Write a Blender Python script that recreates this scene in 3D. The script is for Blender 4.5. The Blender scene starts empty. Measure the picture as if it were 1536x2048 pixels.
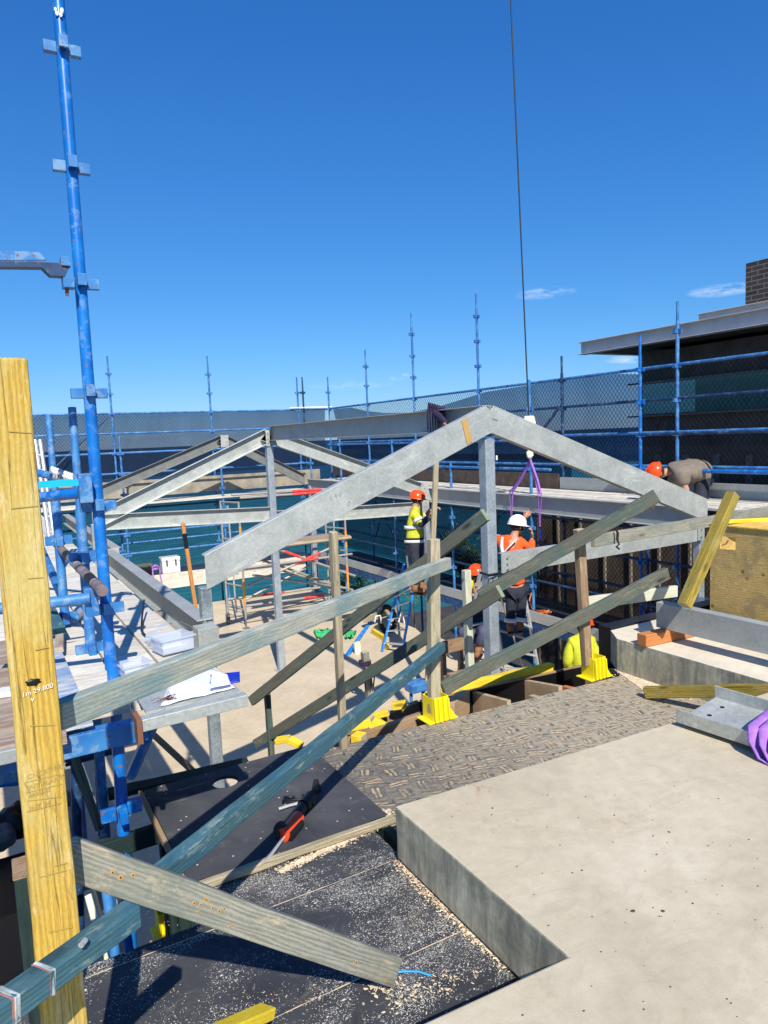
import bpy, bmesh, math, random
from mathutils import Vector, Matrix, noise
random.seed(7)
R = math.radians
S = bpy.context.scene
C = S.collection

# ---------------------------------------------------------------- camera
CAMP = Vector((0, 0, 1.55))
YAW, PITCH, ROLL, FPX = 29.6, 6.0, 2.4, 1420.0
y_, p_, r_ = R(YAW), R(PITCH), R(ROLL)
CF = Vector((math.sin(y_)*math.cos(p_), math.cos(y_)*math.cos(p_), -math.sin(p_)))
_R0 = Vector((math.cos(y_), -math.sin(y_), 0)); _U0 = _R0.cross(CF)
CR = _R0*math.cos(r_) - _U0*math.sin(r_)
CU = _U0*math.cos(r_) + _R0*math.sin(r_)
cam = bpy.data.cameras.new('camera'); camo = bpy.data.objects.new('camera', cam); C.objects.link(camo)
cam.sensor_fit = 'HORIZONTAL'; cam.sensor_width = 36; cam.lens = 36*FPX/1536
cam.clip_start = 0.05; cam.clip_end = 60000
camo.matrix_world = Matrix((( CR.x, CU.x, -CF.x, CAMP.x), (CR.y, CU.y, -CF.y, CAMP.y), (CR.z, CU.z, -CF.z, CAMP.z), (0, 0, 0, 1)))
S.camera = camo

def at(px, py, x=None, y=None, z=None, d=None):
    """survey helper: the point of the place seen at a photo pixel on a known plane or at a known depth"""
    v = CF + CR*((px-768)/FPX) - CU*((py-1024)/FPX)
    if d is not None: t = d
    elif x is not None: t = (x-CAMP.x)/v.x
    elif y is not None: t = (y-CAMP.y)/v.y
    else: t = (z-CAMP.z)/v.z
    return CAMP + v*t

# ---------------------------------------------------------------- sun and sky
SUN_AZ, SUN_EL = 74.0, 43.0          # direction the light travels to, elevation
LD = Vector((math.cos(R(SUN_AZ))*math.cos(R(SUN_EL)), math.sin(R(SUN_AZ))*math.cos(R(SUN_EL)), -math.sin(R(SUN_EL))))
sl = bpy.data.lights.new('sun', 'SUN'); sl.energy = 4.8; sl.angle = R(0.5); sl.color = (1.0, 0.94, 0.84)
so = bpy.data.objects.new('sun', sl); C.objects.link(so); so.rotation_euler = LD.to_track_quat('-Z', 'Y').to_euler()
W = bpy.data.worlds.new('World'); S.world = W; W.use_nodes = True
wt = W.node_tree; wt.nodes.clear()
def wn(t, **k):
    n = wt.nodes.new(t)
    for a, b in k.items(): setattr(n, a, b)
    return n
sky = wn('ShaderNodeTexSky', sky_type='NISHITA'); sky.sun_disc = False
sky.sun_elevation = R(SUN_EL)
sd = -LD; sky.sun_rotation = math.atan2(sd.x, sd.y)
sky.altitude = 0; sky.air_density = 1.0; sky.dust_density = 0.1; sky.ozone_density = 3.2
bg = wn('ShaderNodeBackground'); bg.inputs[1].default_value = 0.105
wo = wn('ShaderNodeOutputWorld'); tc = wn('ShaderNodeTexCoord')
hs = wn('ShaderNodeHueSaturation'); hs.inputs['Saturation'].default_value = 1.0; hs.inputs['Value'].default_value = 1.0
_sep = wn('ShaderNodeSeparateColor'); wt.links.new(sky.outputs[0], _sep.inputs[0]); _cmb = wn('ShaderNodeCombineColor')
def _wp(i, p, k_):
    m1 = wn('ShaderNodeMath', operation='POWER'); m0 = wn('ShaderNodeMath', operation='MULTIPLY'); m0.inputs[1].default_value = .114; m2 = wn('ShaderNodeMath', operation='MULTIPLY'); m2.inputs[1].default_value = k_/.114
    wt.links.new(_sep.outputs[i], m0.inputs[0]); wt.links.new(m0.outputs[0], m1.inputs[0]); m1.inputs[1].default_value = p; wt.links.new(m1.outputs[0], m2.inputs[0]); wt.links.new(m2.outputs[0], _cmb.inputs[i])
_wp(0, 1.25, .38); _wp(1, .87, .58); _wp(2, .66, .90)
wt.links.new(_cmb.outputs[0], hs.inputs['Color'])
def wmath(op, a, b=None, c=None, clamp=False):
    n = wn('ShaderNodeMath', operation=op, use_clamp=clamp)
    for i, v in enumerate((a, b, c)):
        if v is None: continue
        if isinstance(v, (int, float)): n.inputs[i].default_value = v
        else: wt.links.new(v, n.inputs[i])
    return n.outputs[0]
def wdot(v):
    n = wn('ShaderNodeVectorMath', operation='DOT_PRODUCT'); wt.links.new(tc.outputs['Generated'], n.inputs[0]); n.inputs[1].default_value = v
    return n.outputs['Value']
nz = wn('ShaderNodeTexNoise'); nz.inputs['Scale'].default_value = 26; nz.inputs['Detail'].default_value = 9; nz.inputs['Roughness'].default_value = 0.62
mpp = wn('ShaderNodeMapping'); mpp.inputs['Scale'].default_value = (1, 1, 3.4)
wt.links.new(tc.outputs['Generated'], mpp.inputs[0]); wt.links.new(mpp.outputs[0], nz.inputs['Vector'])
nfac = wmath('MULTIPLY_ADD', nz.outputs[0], 4.6, -1.9, clamp=True)
total = None
for (cx, cy, a, b, s) in [(1092, 586, 58, 12, .5), (1446, 580, 62, 12, .5), (788, 752, 40, 10, .75), (1262, 718, 50, 9, .5), (700, 770, 90, 10, .18)]:
    c = (at(cx, cy, d=1)-CAMP).normalized()
    t1 = Vector((0, 0, 1)).cross(c).normalized(); t2 = c.cross(t1).normalized()
    aa, bb = a/FPX, b/FPX
    dx = wmath('MULTIPLY', wdot(t1), 1/aa)
    dy = wmath('MULTIPLY', wmath('SUBTRACT', wdot(t2), c.dot(t2)), 1/bb)
    r2 = wmath('ADD', wmath('MULTIPLY', dx, dx), wmath('MULTIPLY', dy, dy))
    m = wmath('SUBTRACT', 1.0, r2, clamp=True)
    front = wmath('GREATER_THAN', wdot(c), 0.2)
    m = wmath('MULTIPLY', wmath('MULTIPLY', m, front), s)
    total = m if total is None else wmath('MAXIMUM', total, m)
cf = wmath('MULTIPLY', wmath('MULTIPLY', total, nfac), 1.25, clamp=True)
mx = wn('ShaderNodeMixRGB'); wt.links.new(cf, mx.inputs[0]); wt.links.new(hs.outputs[0], mx.inputs[1]); mx.inputs[2].default_value = (7.2, 7.9, 9.0, 1)
wt.links.new(mx.outputs[0], bg.inputs[0]); wt.links.new(bg.outputs[0], wo.inputs[0])
S.view_settings.view_transform = 'Standard'; S.view_settings.look = 'None'; S.view_settings.exposure = 0.34; S.view_settings.gamma = 1
S.cycles.max_bounces = 8; S.cycles.transparent_max_bounces = 24

# ---------------------------------------------------------------- materials
class NT:
    def __init__(s, name):
        s.m = bpy.data.materials.new(name); s.m.use_nodes = True; s.t = s.m.node_tree
        s.b = s.t.nodes['Principled BSDF']; s.o = s.t.nodes['Material Output']
        s.tc = s.n('ShaderNodeTexCoord'); s.oi = s.n('ShaderNodeObjectInfo')
        v = s.n('ShaderNodeVectorMath', operation='ADD'); s.l(s.tc.outputs['Object'], v.inputs[0])
        r = s.n('ShaderNodeMath', operation='MULTIPLY'); s.l(s.oi.outputs['Random'], r.inputs[0]); r.inputs[1].default_value = 37.0
        s.l(r.outputs[0], v.inputs[1]); s.co = v.outputs[0]
    def n(s, t, **k):
        x = s.t.nodes.new(t)
        for a, b in k.items(): setattr(x, a, b)
        return x
    def l(s, a, b): s.t.links.new(a, b)
    def scale(s, sc, co=None):
        m = s.n('ShaderNodeMapping'); m.inputs['Scale'].default_value = sc; s.l(co or s.co, m.inputs[0]); return m.outputs[0]
    def noise(s, scale, detail=6, rough=.6, co=None, dist=0.0):
        x = s.n('ShaderNodeTexNoise'); x.inputs['Scale'].default_value = scale; x.inputs['Detail'].default_value = detail
        x.inputs['Roughness'].default_value = rough; x.inputs['Distortion'].default_value = dist
        s.l(co or s.co, x.inputs['Vector']); return x.outputs[0]
    def voro(s, scale, co=None, feature='F1', rnd=1.0):
        x = s.n('ShaderNodeTexVoronoi', feature=feature); x.inputs['Scale'].default_value = scale; x.inputs['Randomness'].default_value = rnd
        s.l(co or s.co, x.inputs['Vector']); return x
    def ramp(s, f, stops, interp='LINEAR'):
        x = s.n('ShaderNodeValToRGB'); s.l(f, x.inputs[0]); e = x.color_ramp.elements; x.color_ramp.interpolation = interp
        while len(e) < len(stops): e.new(.5)
        for i, (p, c) in enumerate(stops):
            e[i].position = p; e[i].color = (*c, 1) if len(c) == 3 else c
        return x.outputs[0]
    def mask(s, f, a, b):
        x = s.n('ShaderNodeMapRange'); x.inputs[1].default_value = a; x.inputs[2].default_value = b; s.l(f, x.inputs[0]); return x.outputs[0]
    def mix(s, f, a, b, mode='MIX'):
        x = s.n('ShaderNodeMixRGB', blend_type=mode)
        for i, v in enumerate((f, a, b)):
            if isinstance(v, (int, float)): x.inputs[i].default_value = v
            elif isinstance(v, tuple): x.inputs[i].default_value = (*v, 1)
            else: s.l(v, x.inputs[i])
        return x.outputs[0]
    def math(s, op, a, b=None, clamp=False):
        x = s.n('ShaderNodeMath', operation=op, use_clamp=clamp)
        for i, v in enumerate((a, b)):
            if v is None: continue
            if isinstance(v, (int, float)): x.inputs[i].default_value = v
            else: s.l(v, x.inputs[i])
        return x.outputs[0]
    def bump(s, f, st=.3, dist=.005):
        x = s.n('ShaderNodeBump'); x.inputs['Strength'].default_value = st; x.inputs['Distance'].default_value = dist
        s.l(f, x.inputs['Height']); s.l(x.outputs[0], s.b.inputs['Normal'])
    def fin(s, col, rough=.6, metal=0.0, spec=.5):
        if isinstance(col, tuple): s.b.inputs['Base Color'].default_value = (*col, 1)
        else: s.l(col, s.b.inputs['Base Color'])
        if isinstance(rough, (int, float)): s.b.inputs['Roughness'].default_value = rough
        else: s.l(rough, s.b.inputs['Roughness'])
        s.b.inputs['Metallic'].default_value = metal; s.b.inputs['Specular IOR Level'].default_value = spec
        return s.m

M = {}
def wood(name, c1, c2, stain=None, samt=.5, rough=.75, dark=(.06, .045, .03), gscale=1.0, wear=None, cracks=False):
    k = NT(name)
    g = k.noise(9*gscale, 7, .65, k.scale((.35, 9, 9)), .4)
    g2 = k.noise(60*gscale, 4, .7, k.scale((.12, 3, 3)))
    w = k.n('ShaderNodeTexWave', wave_type='BANDS', bands_direction='Z'); w.inputs['Scale'].default_value = 9*gscale; w.inputs['Distortion'].default_value = 7; w.inputs['Detail'].default_value = 3; w.inputs['Detail Scale'].default_value = 1.2
    k.l(k.scale((.5, 3, 3)), w.inputs['Vector'])
    col = k.ramp(k.math('ADD', k.math('MULTIPLY', g, .7), k.math('MULTIPLY', w.outputs[1], .3)), [(.32, c1), (.68, c2)])
    col = k.mix(k.math('MULTIPLY', k.mask(g2, .60, .75), .55), col, dark)
    if stain:
        st = k.mask(k.noise(4.5, 5, .6, k.scale((.6, 1.5, 1.5)), .8), .45, .62)
        col = k.mix(k.math('MULTIPLY', st, samt), col, stain)
    if wear:
        st = k.mask(k.noise(11, 8, .75, k.scale((.5, 2, 2)), .3), .56, .66)
        col = k.mix(k.math('MULTIPLY', st, .75), col, wear)
    if cracks:
        ck_ = k.noise(1.0, 3, .5, k.scale((.8, 34, 34)), .25); col = k.mix(k.math('MULTIPLY', k.mask(k.math('ABSOLUTE', k.math('SUBTRACT', ck_, .5)), .012, .002), .75), col, dark)
        gr_ = k.mask(k.noise(3.2, 7, .7, k.scale((.7, 1.3, 1.3)), 1.2), .52, .70); col = k.mix(k.math('MULTIPLY', gr_, .35), col, (.34, .34, .20))
    kn = k.voro(1.0, k.scale((2.2, 7, 7)))
    col = k.mix(k.math('MULTIPLY', k.mask(kn.outputs['Distance'], .13, .06), .8), col, dark)
    fine = k.noise(260, 3, .6, k.scale((.3, 1, 1)))
    col = k.mix(.35, col, k.mix(1.0, col, k.ramp(fine, [(.3, (.6, .6, .6)), (.7, (1.35, 1.35, 1.35))]), 'MULTIPLY'))
    k.bump(k.math('ADD', g2, k.math('MULTIPLY', fine, .6)), .35, .003)
    M[name] = k.fin(col, rough, 0, .3)
wood('yellow_timber', (.40, .25, .035), (.56, .38, .075), (.50, .42, .16), .7, dark=(.12, .07, .02), wear=(.62, .50, .26), cracks=True)
wood('old_yellow_timber', (.26, .18, .02), (.42, .31, .05), (.20, .17, .05), .6, dark=(.08, .05, .01), wear=(.50, .36, .16), cracks=True)
wood('bright_yellow_timber', (.80, .56, .02), (.86, .66, .05), (.45, .28, .04), .35, dark=(.2, .12, .02))
wood('green_grey_timber', (.30, .32, .265), (.46, .48, .40), (.13, .25, .27), .62, dark=(.09, .08, .05), wear=(.58, .52, .38))
wood('dark_green_timber', (.075, .080, .062), (.155, .155, .118), (.045, .11, .10), .6, dark=(.02, .02, .014), wear=(.25, .22, .15))
wood('teal_timber', (.035, .10, .12), (.08, .17, .19), (.025, .12, .20), .5, dark=(.02, .05, .06), wear=(.30, .38, .33))
wood('grey_timber', (.20, .195, .155), (.35, .34, .275), (.14, .175, .145), .6, dark=(.07, .055, .035), wear=(.52, .42, .28))
wood('brown_pine', (.27, .175, .095), (.44, .32, .20), (.30, .24, .15), .5, dark=(.10, .06, .03), cracks=True)
wood('pine', (.32, .26, .165), (.52, .44, .30), (.27, .27, .18), .45, cracks=True, dark=(.14, .09, .05))
wood('pale_pine', (.50, .50, .38), (.66, .64, .50), (.40, .50, .40), .5, dark=(.17, .14, .08))
wood('orange_timber', (.42, .15, .045), (.60, .24, .08), None, dark=(.14, .05, .02))
wood('brown_timber', (.22, .13, .07), (.36, .23, .13), (.45, .36, .24), .3, dark=(.06, .03, .015))
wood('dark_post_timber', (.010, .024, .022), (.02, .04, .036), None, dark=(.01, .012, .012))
wood('brown_ply', (.26, .18, .13), (.42, .33, .25), (.55, .47, .38), .5, dark=(.1, .06, .04))
wood('deck_plank', (.56, .51, .41), (.78, .74, .64), (.30, .27, .22), .35, dark=(.12, .10, .07), wear=(.74, .72, .66))
wood('form_brown', (.36, .23, .12), (.54, .38, .22), (.60, .48, .32), .4, dark=(.10, .06, .03))
wood('bin_ply', (.46, .31, .09), (.62, .44, .17), (.26, .20, .11), .55, dark=(.08, .06, .03), wear=(.70, .56, .32), gscale=.6)
wood('peeling_board', (.30, .36, .42), (.60, .62, .60), (.10, .22, .48), .6, dark=(.1, .12, .16), wear=(.75, .75, .72))
wood('shovel_timber', (.45, .19, .05), (.58, .28, .09), None)

def endgrain(name, c1, c2):
    k = NT(name); w = k.n('ShaderNodeTexWave', wave_type='RINGS', rings_direction='X'); w.inputs['Scale'].default_value = 42; w.inputs['Distortion'].default_value = 2.5; w.inputs['Detail'].default_value = 3
    mp_ = k.n('ShaderNodeMapping'); mp_.inputs['Location'].default_value = (0, .03, .07); k.l(k.tc.outputs['Object'], mp_.inputs[0]); k.l(mp_.outputs[0], w.inputs['Vector'])
    col = k.ramp(w.outputs[1], [(.2, c1), (.8, c2)]); col = k.mix(k.mask(k.noise(40, 6, .7), .55, .7), col, tuple(c*.55 for c in c1)); M[name] = k.fin(col, .85, 0, .2)
endgrain('end_green', (.17, .22, .13), (.32, .36, .24)); endgrain('end_pale', (.36, .30, .19), (.58, .52, .38)); endgrain('end_teal', (.03, .12, .13), (.08, .2, .21))
def galv(name, lo, hi, rough=.5, metal=.35, streak=.35):
    k = NT(name)
    n1 = k.noise(5, 6, .6, dist=.4); v = k.voro(70); n2 = k.noise(45, 5, .7)
    f = k.math('ADD', k.math('MULTIPLY', n1, .55), k.math('ADD', k.math('MULTIPLY', v.outputs['Color'], .16), k.math('MULTIPLY', n2, .3)))
    col = k.ramp(f, [(.34, lo), (.66, hi)])
    st = k.mask(k.noise(6, 8, .7, k.scale((.25, 4, 1)), .6), .57, .68)
    col = k.mix(k.math('MULTIPLY', st, streak), col, tuple(min(1, c*1.5) for c in hi))
    dk = k.mask(k.noise(13, 6, .75), .64, .74)
    col = k.mix(k.math('MULTIPLY', dk, .4), col, tuple(c*.5 for c in lo))
    k.bump(k.math('ADD', n2, n1), .12, .002)
    rr = k.mask(n1, .2, .8)
    M[name] = k.fin(col, k.math('ADD', k.math('MULTIPLY', rr, .15), rough-.07), metal, .5)
galv('galvanised', (.36, .385, .36), (.59, .61, .56), streak=.5)
galv('galvanised_blue', (.24, .29, .32), (.47, .52, .56), .5, .35, .4)
galv('galvanised_shaded', (.15, .155, .145), (.24, .25, .235), .6, .2, .2)  # shaded copy of galvanised: the third frame's flange shade put into its colour
galv('galvanised_dull', (.31, .33, .32), (.44, .46, .44), .6, .25, .15)
galv('galvanised_spangled', (.16, .20, .22), (.46, .52, .54), .45, .4)
galv('aluminium', (.50, .51, .50), (.66, .66, .63), .42, .55)
galv('steel_tube_dull', (.34, .33, .30), (.48, .46, .42), .5, .4)

def paint(name, c, chip=(.20, .10, .05), lighter=None, amt=.5, rough=.4, sc=1.0):
    k = NT(name)
    lighter = lighter or tuple(min(1, x*1.5+.02) for x in c)
    col = k.mix(k.mask(k.noise(7*sc, 5, .6), .4, .65), c, lighter)
    ch = k.mask(k.noise(34*sc, 7, .7), .665-.045*amt, .685-.045*amt)
    gr = k.mask(k.noise(14*sc, 7, .7), .61-.05*amt, .64-.05*amt)
    col = k.mix(k.math('MULTIPLY', gr, min(.5, .28*amt)), col, (.30, .38, .46))
    col = k.mix(ch, col, chip)
    k.bump(ch, -.25, .001)
    M[name] = k.fin(col, k.math('ADD', k.math('MULTIPLY', ch, .4), rough), 0, .5)
paint('blue_paint', (.004, .125, .46), amt=1.0, lighter=(.01, .19, .58), rough=.33)
paint('blue_paint_worn', (.02, .15, .42), amt=1.3, lighter=(.06, .24, .50), rough=.5)
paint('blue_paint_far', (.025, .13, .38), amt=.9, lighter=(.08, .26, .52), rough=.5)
paint('navy_paint', (.006, .03, .09), amt=.8, lighter=(.02, .07, .17), rough=.5)
paint('cyan_paint', (.0, .42, .66), amt=.25, lighter=(.0, .46, .70), rough=.5)
paint('rust_tube', (.17, .12, .11), chip=(.05, .10, .22), amt=1.6, lighter=(.27, .20, .18), rough=.7)
paint('yellow_paint', (.90, .72, .01), amt=.15, lighter=(.93, .76, .02), rough=.4)
paint('yellow_bin_paint', (.60, .42, .13), chip=(.12, .09, .06), amt=.7, lighter=(.68, .49, .19), rough=.7, sc=1.6)
paint('yellow_steel', (.86, .56, .02), chip=(.45, .25, .05), amt=.8, rough=.5)
paint('ladder_blue', (.01, .20, .58), amt=.4, rough=.5)
paint('orange_sleeve', (.80, .26, .03), amt=.5, chip=(.4, .35, .3))
paint('red_sleeve', (.62, .05, .04), amt=.6, chip=(.5, .45, .4))
paint('cream_paint', (.72, .66, .45), amt=.4)
paint('white_paint', (.74, .75, .74), amt=.2)

def plain(name, c, rough=.6, metal=0.0, var=.18, sc=8, spec=.4, bump=0.0):
    k = NT(name)
    f = k.noise(sc, 6, .6)
    col = k.ramp(f, [(.3, tuple(x*(1-var) for x in c)), (.7, tuple(min(1, x*(1+var)) for x in c))])
    if bump: k.bump(k.noise(sc*6, 5, .7), bump, .004)
    M[name] = k.fin(col, rough, metal, spec)
plain('skin', (.50, .25, .16), .55, sc=30); plain('hair', (.035, .02, .012), .8, sc=60)
plain('helmet_orange', (.90, .085, .012), .25, var=.05); plain('helmet_white', (.82, .83, .84), .28, var=.03)
plain('tan_board', (.30, .265, .205), .85, var=.3, sc=4)
plain('hivis_yellow', (.56, .58, .03), .75, var=.1, sc=14, bump=.4); plain('hivis_orange', (.95, .11, .015), .75, var=.1, sc=14, bump=.4)
plain('reflective', (.74, .75, .73), .4, var=.12); plain('navy_cloth', (.022, .026, .042), .85, var=.35, sc=14, bump=.5)
plain('navy_light_cloth', (.085, .09, .15), .85, var=.3, sc=14, bump=.5)
plain('taupe_cloth', (.20, .165, .13), .9, var=.2, sc=12, bump=.5)
plain('boot_leather', (.27, .125, .055), .7, var=.35, sc=22); plain('rubber', (.015, .015, .016), .7)
plain('black_plastic', (.012, .012, .014), .3, var=.2); plain('red_plastic', (.85, .08, .02), .3, var=.08)
plain('blue_plastic', (.01, .03, .42), .3, var=.1); plain('blue_grip', (.01, .10, .55), .4)
plain('purple_web', (.36, .16, .55), .8, var=.25, sc=30, bump=.4); plain('dark_purple_web', (.035, .02, .06), .85, var=.3, sc=30)
plain('green_rope', (.06, .48, .16), .8, var=.45, sc=25, bump=.5); plain('cable_steel', (.02, .025, .035), .5, .3)
plain('paper', (.76, .78, .86), .8, var=.03); plain('black_strap', (.012, .013, .02), .7)
plain('tan_strap', (.50, .30, .10), .8, var=.15); plain('cyan_plastic', (.05, .38, .75), .4)
plain('white_plastic', (.74, .75, .74), .35, var=.04); plain('rock_grey', (.15, .165, .175), .9, var=.5, sc=10, bump=.8)
plain('orange_cord', (.75, .20, .06), .7); plain('bin_bag', (.006, .006, .007), .35, bump=.5)
plain('roof_steel', (.58, .55, .53), .5, .1, var=.12, sc=3); plain('soffit', (.045, .038, .035), .8, var=.15, sc=3)
plain('toe_brown', (.09, .065, .05), .8, var=.4)
plain('cladding', (.095, .072, .058), .75, var=.35, sc=2.5, bump=.2); plain('batten', (.20, .165, .13), .7, var=.2)
plain('ledge_metal', (.15, .16, .155), .6, .1, var=.3, sc=6); plain('dark_void', (.012, .012, .013), .9)
plain('sawdust_chip', (.64, .52, .37), .9, var=.3, sc=40); plain('wall_grey', (.20, .20, .195), .8, var=.25, sc=3, bump=.3)
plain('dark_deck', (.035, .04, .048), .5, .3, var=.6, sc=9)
plain('dark_marker', (.10, .085, .05), .8); plain('white_marker', (.82, .80, .70), .8); plain('pencil', (.36, .26, .07), .8)
plain('rust_wire', (.23, .10, .05), .7)
plain('leaf_green', (.07, .12, .025), .7, var=.4, sc=6); plain('leaf_light', (.13, .20, .04), .7, var=.4, sc=6)
plain('bark', (.09, .06, .04), .9)

k = NT('clear_plastic'); k.b.inputs['Transmission Weight'].default_value = 0
mt = k.n('ShaderNodeMixShader'); tr = k.n('ShaderNodeBsdfTransparent'); tr.inputs[0].default_value = (.9, .93, .97, 1)
k.fin((.70, .74, .80), .15); mt.inputs[0].default_value = .45; k.l(tr.outputs[0], mt.inputs[1]); k.l(k.b.outputs[0], mt.inputs[2]); k.l(mt.outputs[0], k.o.inputs[0]); M['clear_plastic'] = k.m
k = NT('shade_cloth')
mt = k.n('ShaderNodeMixShader'); tr = k.n('ShaderNodeBsdfTransparent'); tr.inputs[0].default_value = (.62, .70, .86, 1)
wv = k.noise(1.3, 4, .5, k.scale((1, 1, .5)), 1.0)
k.fin((.020, .027, .042), .9, 0, .1); k.l(k.math('ADD', k.math('MULTIPLY', wv, .26), .42), mt.inputs[0]); k.l(tr.outputs[0], mt.inputs[1]); k.l(k.b.outputs[0], mt.inputs[2]); k.l(mt.outputs[0], k.o.inputs[0]); M['shade_cloth'] = k.m
k = NT('wire'); M['wire'] = k.fin((.014, .018, .024), .9, 0, .05)
k = NT('wall_glass'); M['wall_glass'] = k.fin(k.ramp(k.noise(.8, 3), [(.3, (.045, .12, .10)), (.7, (.08, .18, .145))]), .12, 0, .5)
k = NT('pale_glass'); M['pale_glass'] = k.fin((.22, .46, .40), .15, 0, .5)

# concrete slab
def concrete(name, base, lo, hi, rust=.0, pits=True, sc=1.0, rough=.82):
    k = NT(name)
    n1 = k.noise(1.7*sc, 8, .62, dist=.5); n2 = k.noise(14*sc, 6, .65); n3 = k.noise(130*sc, 4, .7)
    f = k.math('ADD', k.math('MULTIPLY', n1, .55), k.math('ADD', k.math('MULTIPLY', n2, .3), k.math('MULTIPLY', n3, .2)))
    col = k.ramp(f, [(.36, lo), (.52, base), (.68, hi)])
    if name == 'formed_concrete':
        vs_ = k.noise(7, 7, .7, k.scale((2.2, 2.2, .35)), .4); col = k.mix(k.mask(vs_, .40, .62), k.mix(.6, col, (.10, .105, .095)), col)
    sw = k.noise(3.1, 10, .78, k.scale((1, 2.3, 1)), 2.2); col = k.mix(k.math('MULTIPLY', k.mask(sw, .50, .66), .35), col, tuple(c*.80 for c in lo))
    sw2 = k.noise(24, 8, .8, k.scale((1, 3, 1)), 3.0); col = k.mix(k.math('MULTIPLY', k.mask(sw2, .56, .70), .35), col, hi)
    scr = k.mask(k.noise(9, 6, .8, k.scale((5, .35, 1)), 1.5), .60, .72)
    col = k.mix(k.math('MULTIPLY', scr, .22), col, hi)
    if rust:
        m = k.math('MULTIPLY', k.mask(k.noise(2.3, 4, .55, dist=.8), .54, .68), k.mask(k.noise(17, 8, .8, dist=1.0), .54, .63))
        col = k.mix(k.math('MULTIPLY', m, rust), col, (.42, .22, .10))
    if pits:
        v = k.voro(9*sc); m = k.math('MULTIPLY', k.mask(v.outputs['Distance'], .055, .03), k.math('GREATER_THAN', k.noise(5, 2), .53))
        col = k.mix(k.math('MULTIPLY', m, .75), col, (.13, .11, .08))
    k.bump(k.math('ADD', k.math('MULTIPLY', n3, .5), n2), .25, .003)
    M[name] = k.fin(col, rough, 0, .3)
concrete('slab_concrete', (.54, .47, .335), (.43, .375, .265), (.64, .57, .43), rust=.9)
concrete('floor_concrete', (.58, .48, .335), (.48, .39, .27), (.66, .56, .41), rust=.35, pits=False)
concrete('kerb_concrete', (.68, .61, .48), (.56, .50, .38), (.78, .72, .60), rust=.2)
concrete('formed_concrete', (.50, .475, .345), (.25, .24, .18), (.74, .70, .55), rust=.15, sc=2.6)
concrete('mass_concrete', (.16, .16, .155), (.10, .10, .10), (.24, .24, .23), sc=.8)
concrete('soil', (.05, .045, .04), (.025, .022, .02), (.085, .075, .06), pits=False)

# black form ply with dust and specks
k = NT('black_ply')
n1 = k.noise(2.2, 8, .65, dist=.6)
col = k.ramp(n1, [(.35, (.030, .033, .041)), (.65, (.070, .073, .080))])
dust = k.mask(k.noise(6, 9, .78, dist=.7), .52, .74)
col = k.mix(k.math('MULTIPLY', dust, .45), col, (.27, .25, .22))
sm_ = k.mask(k.noise(5, 8, .8, k.scale((1, 2.6, 1)), 3.0), .585, .66); col = k.mix(k.math('MULTIPLY', sm_, .5), col, (.42, .39, .33))
dens = k.noise(2.1, 7, .68, dist=1.2)
for scl, th, rnd in ((44, .17, 1), (105, .24, 1), (200, .30, 1), (20, .10, 1)):
    wob = k.n('ShaderNodeVectorMath', operation='ADD'); nn = k.n('ShaderNodeTexNoise'); nn.inputs['Scale'].default_value = scl*1.3; k.l(k.co, nn.inputs['Vector'])
    sc_ = k.n('ShaderNodeVectorMath', operation='SCALE'); sc_.inputs['Scale'].default_value = .9/scl; k.l(nn.outputs['Color'], sc_.inputs[0])
    k.l(k.scale((1, 1.4, 1)), wob.inputs[0]); k.l(sc_.outputs[0], wob.inputs[1])
    v = k.voro(scl, wob.outputs[0])
    sep = k.n('ShaderNodeSeparateColor'); k.l(v.outputs['Color'], sep.inputs[0])
    m = k.math('MULTIPLY', k.mask(v.outputs['Distance'], th*1.25, th), k.math('GREATER_THAN', k.math('ADD', sep.outputs[0], k.math('MULTIPLY', dens, 5.0)), 3.12 if scl > 50 else 3.22))
    col = k.mix(k.math('MULTIPLY', m, .9), col, (.66, .63, .56))
sc2 = k.mask(k.noise(16, 5, .8, k.scale((.3, 3, 1)), 2.0), .66, .70)
col = k.mix(k.math('MULTIPLY', sc2, .5), col, (.30, .30, .29))
k.bump(k.noise(60, 4, .7), .12, .002)
M['black_ply'] = k.fin(col, .75, 0, .2)

# clean black ply (upper sheet)
k = NT('black_ply_clean')
n1 = k.noise(2.5, 8, .65, dist=.6)
col = k.ramp(n1, [(.35, (.040, .043, .052)), (.65, (.080, .083, .092))])
dust = k.mask(k.noise(4, 9, .75, dist=.7), .54, .70)
col = k.mix(k.math('MULTIPLY', dust, .5), col, (.21, .20, .18))
v = k.voro(34); sep = k.n('ShaderNodeSeparateColor'); k.l(v.outputs['Color'], sep.inputs[0])
m = k.math('MULTIPLY', k.mask(v.outputs['Distance'], .17, .13), k.math('GREATER_THAN', sep.outputs[0], .86)); col = k.mix(m, col, (.55, .53, .46))
sc2 = k.mask(k.noise(11, 4, .75, k.scale((3, .35, 1)), 2.5), .665, .70); col = k.mix(k.math('MULTIPLY', sc2, .4), col, (.32, .32, .31))
k.bump(k.noise(60, 4, .7), .1, .002)
M['black_ply_clean'] = k.fin(col, .75, 0, .2)

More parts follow.
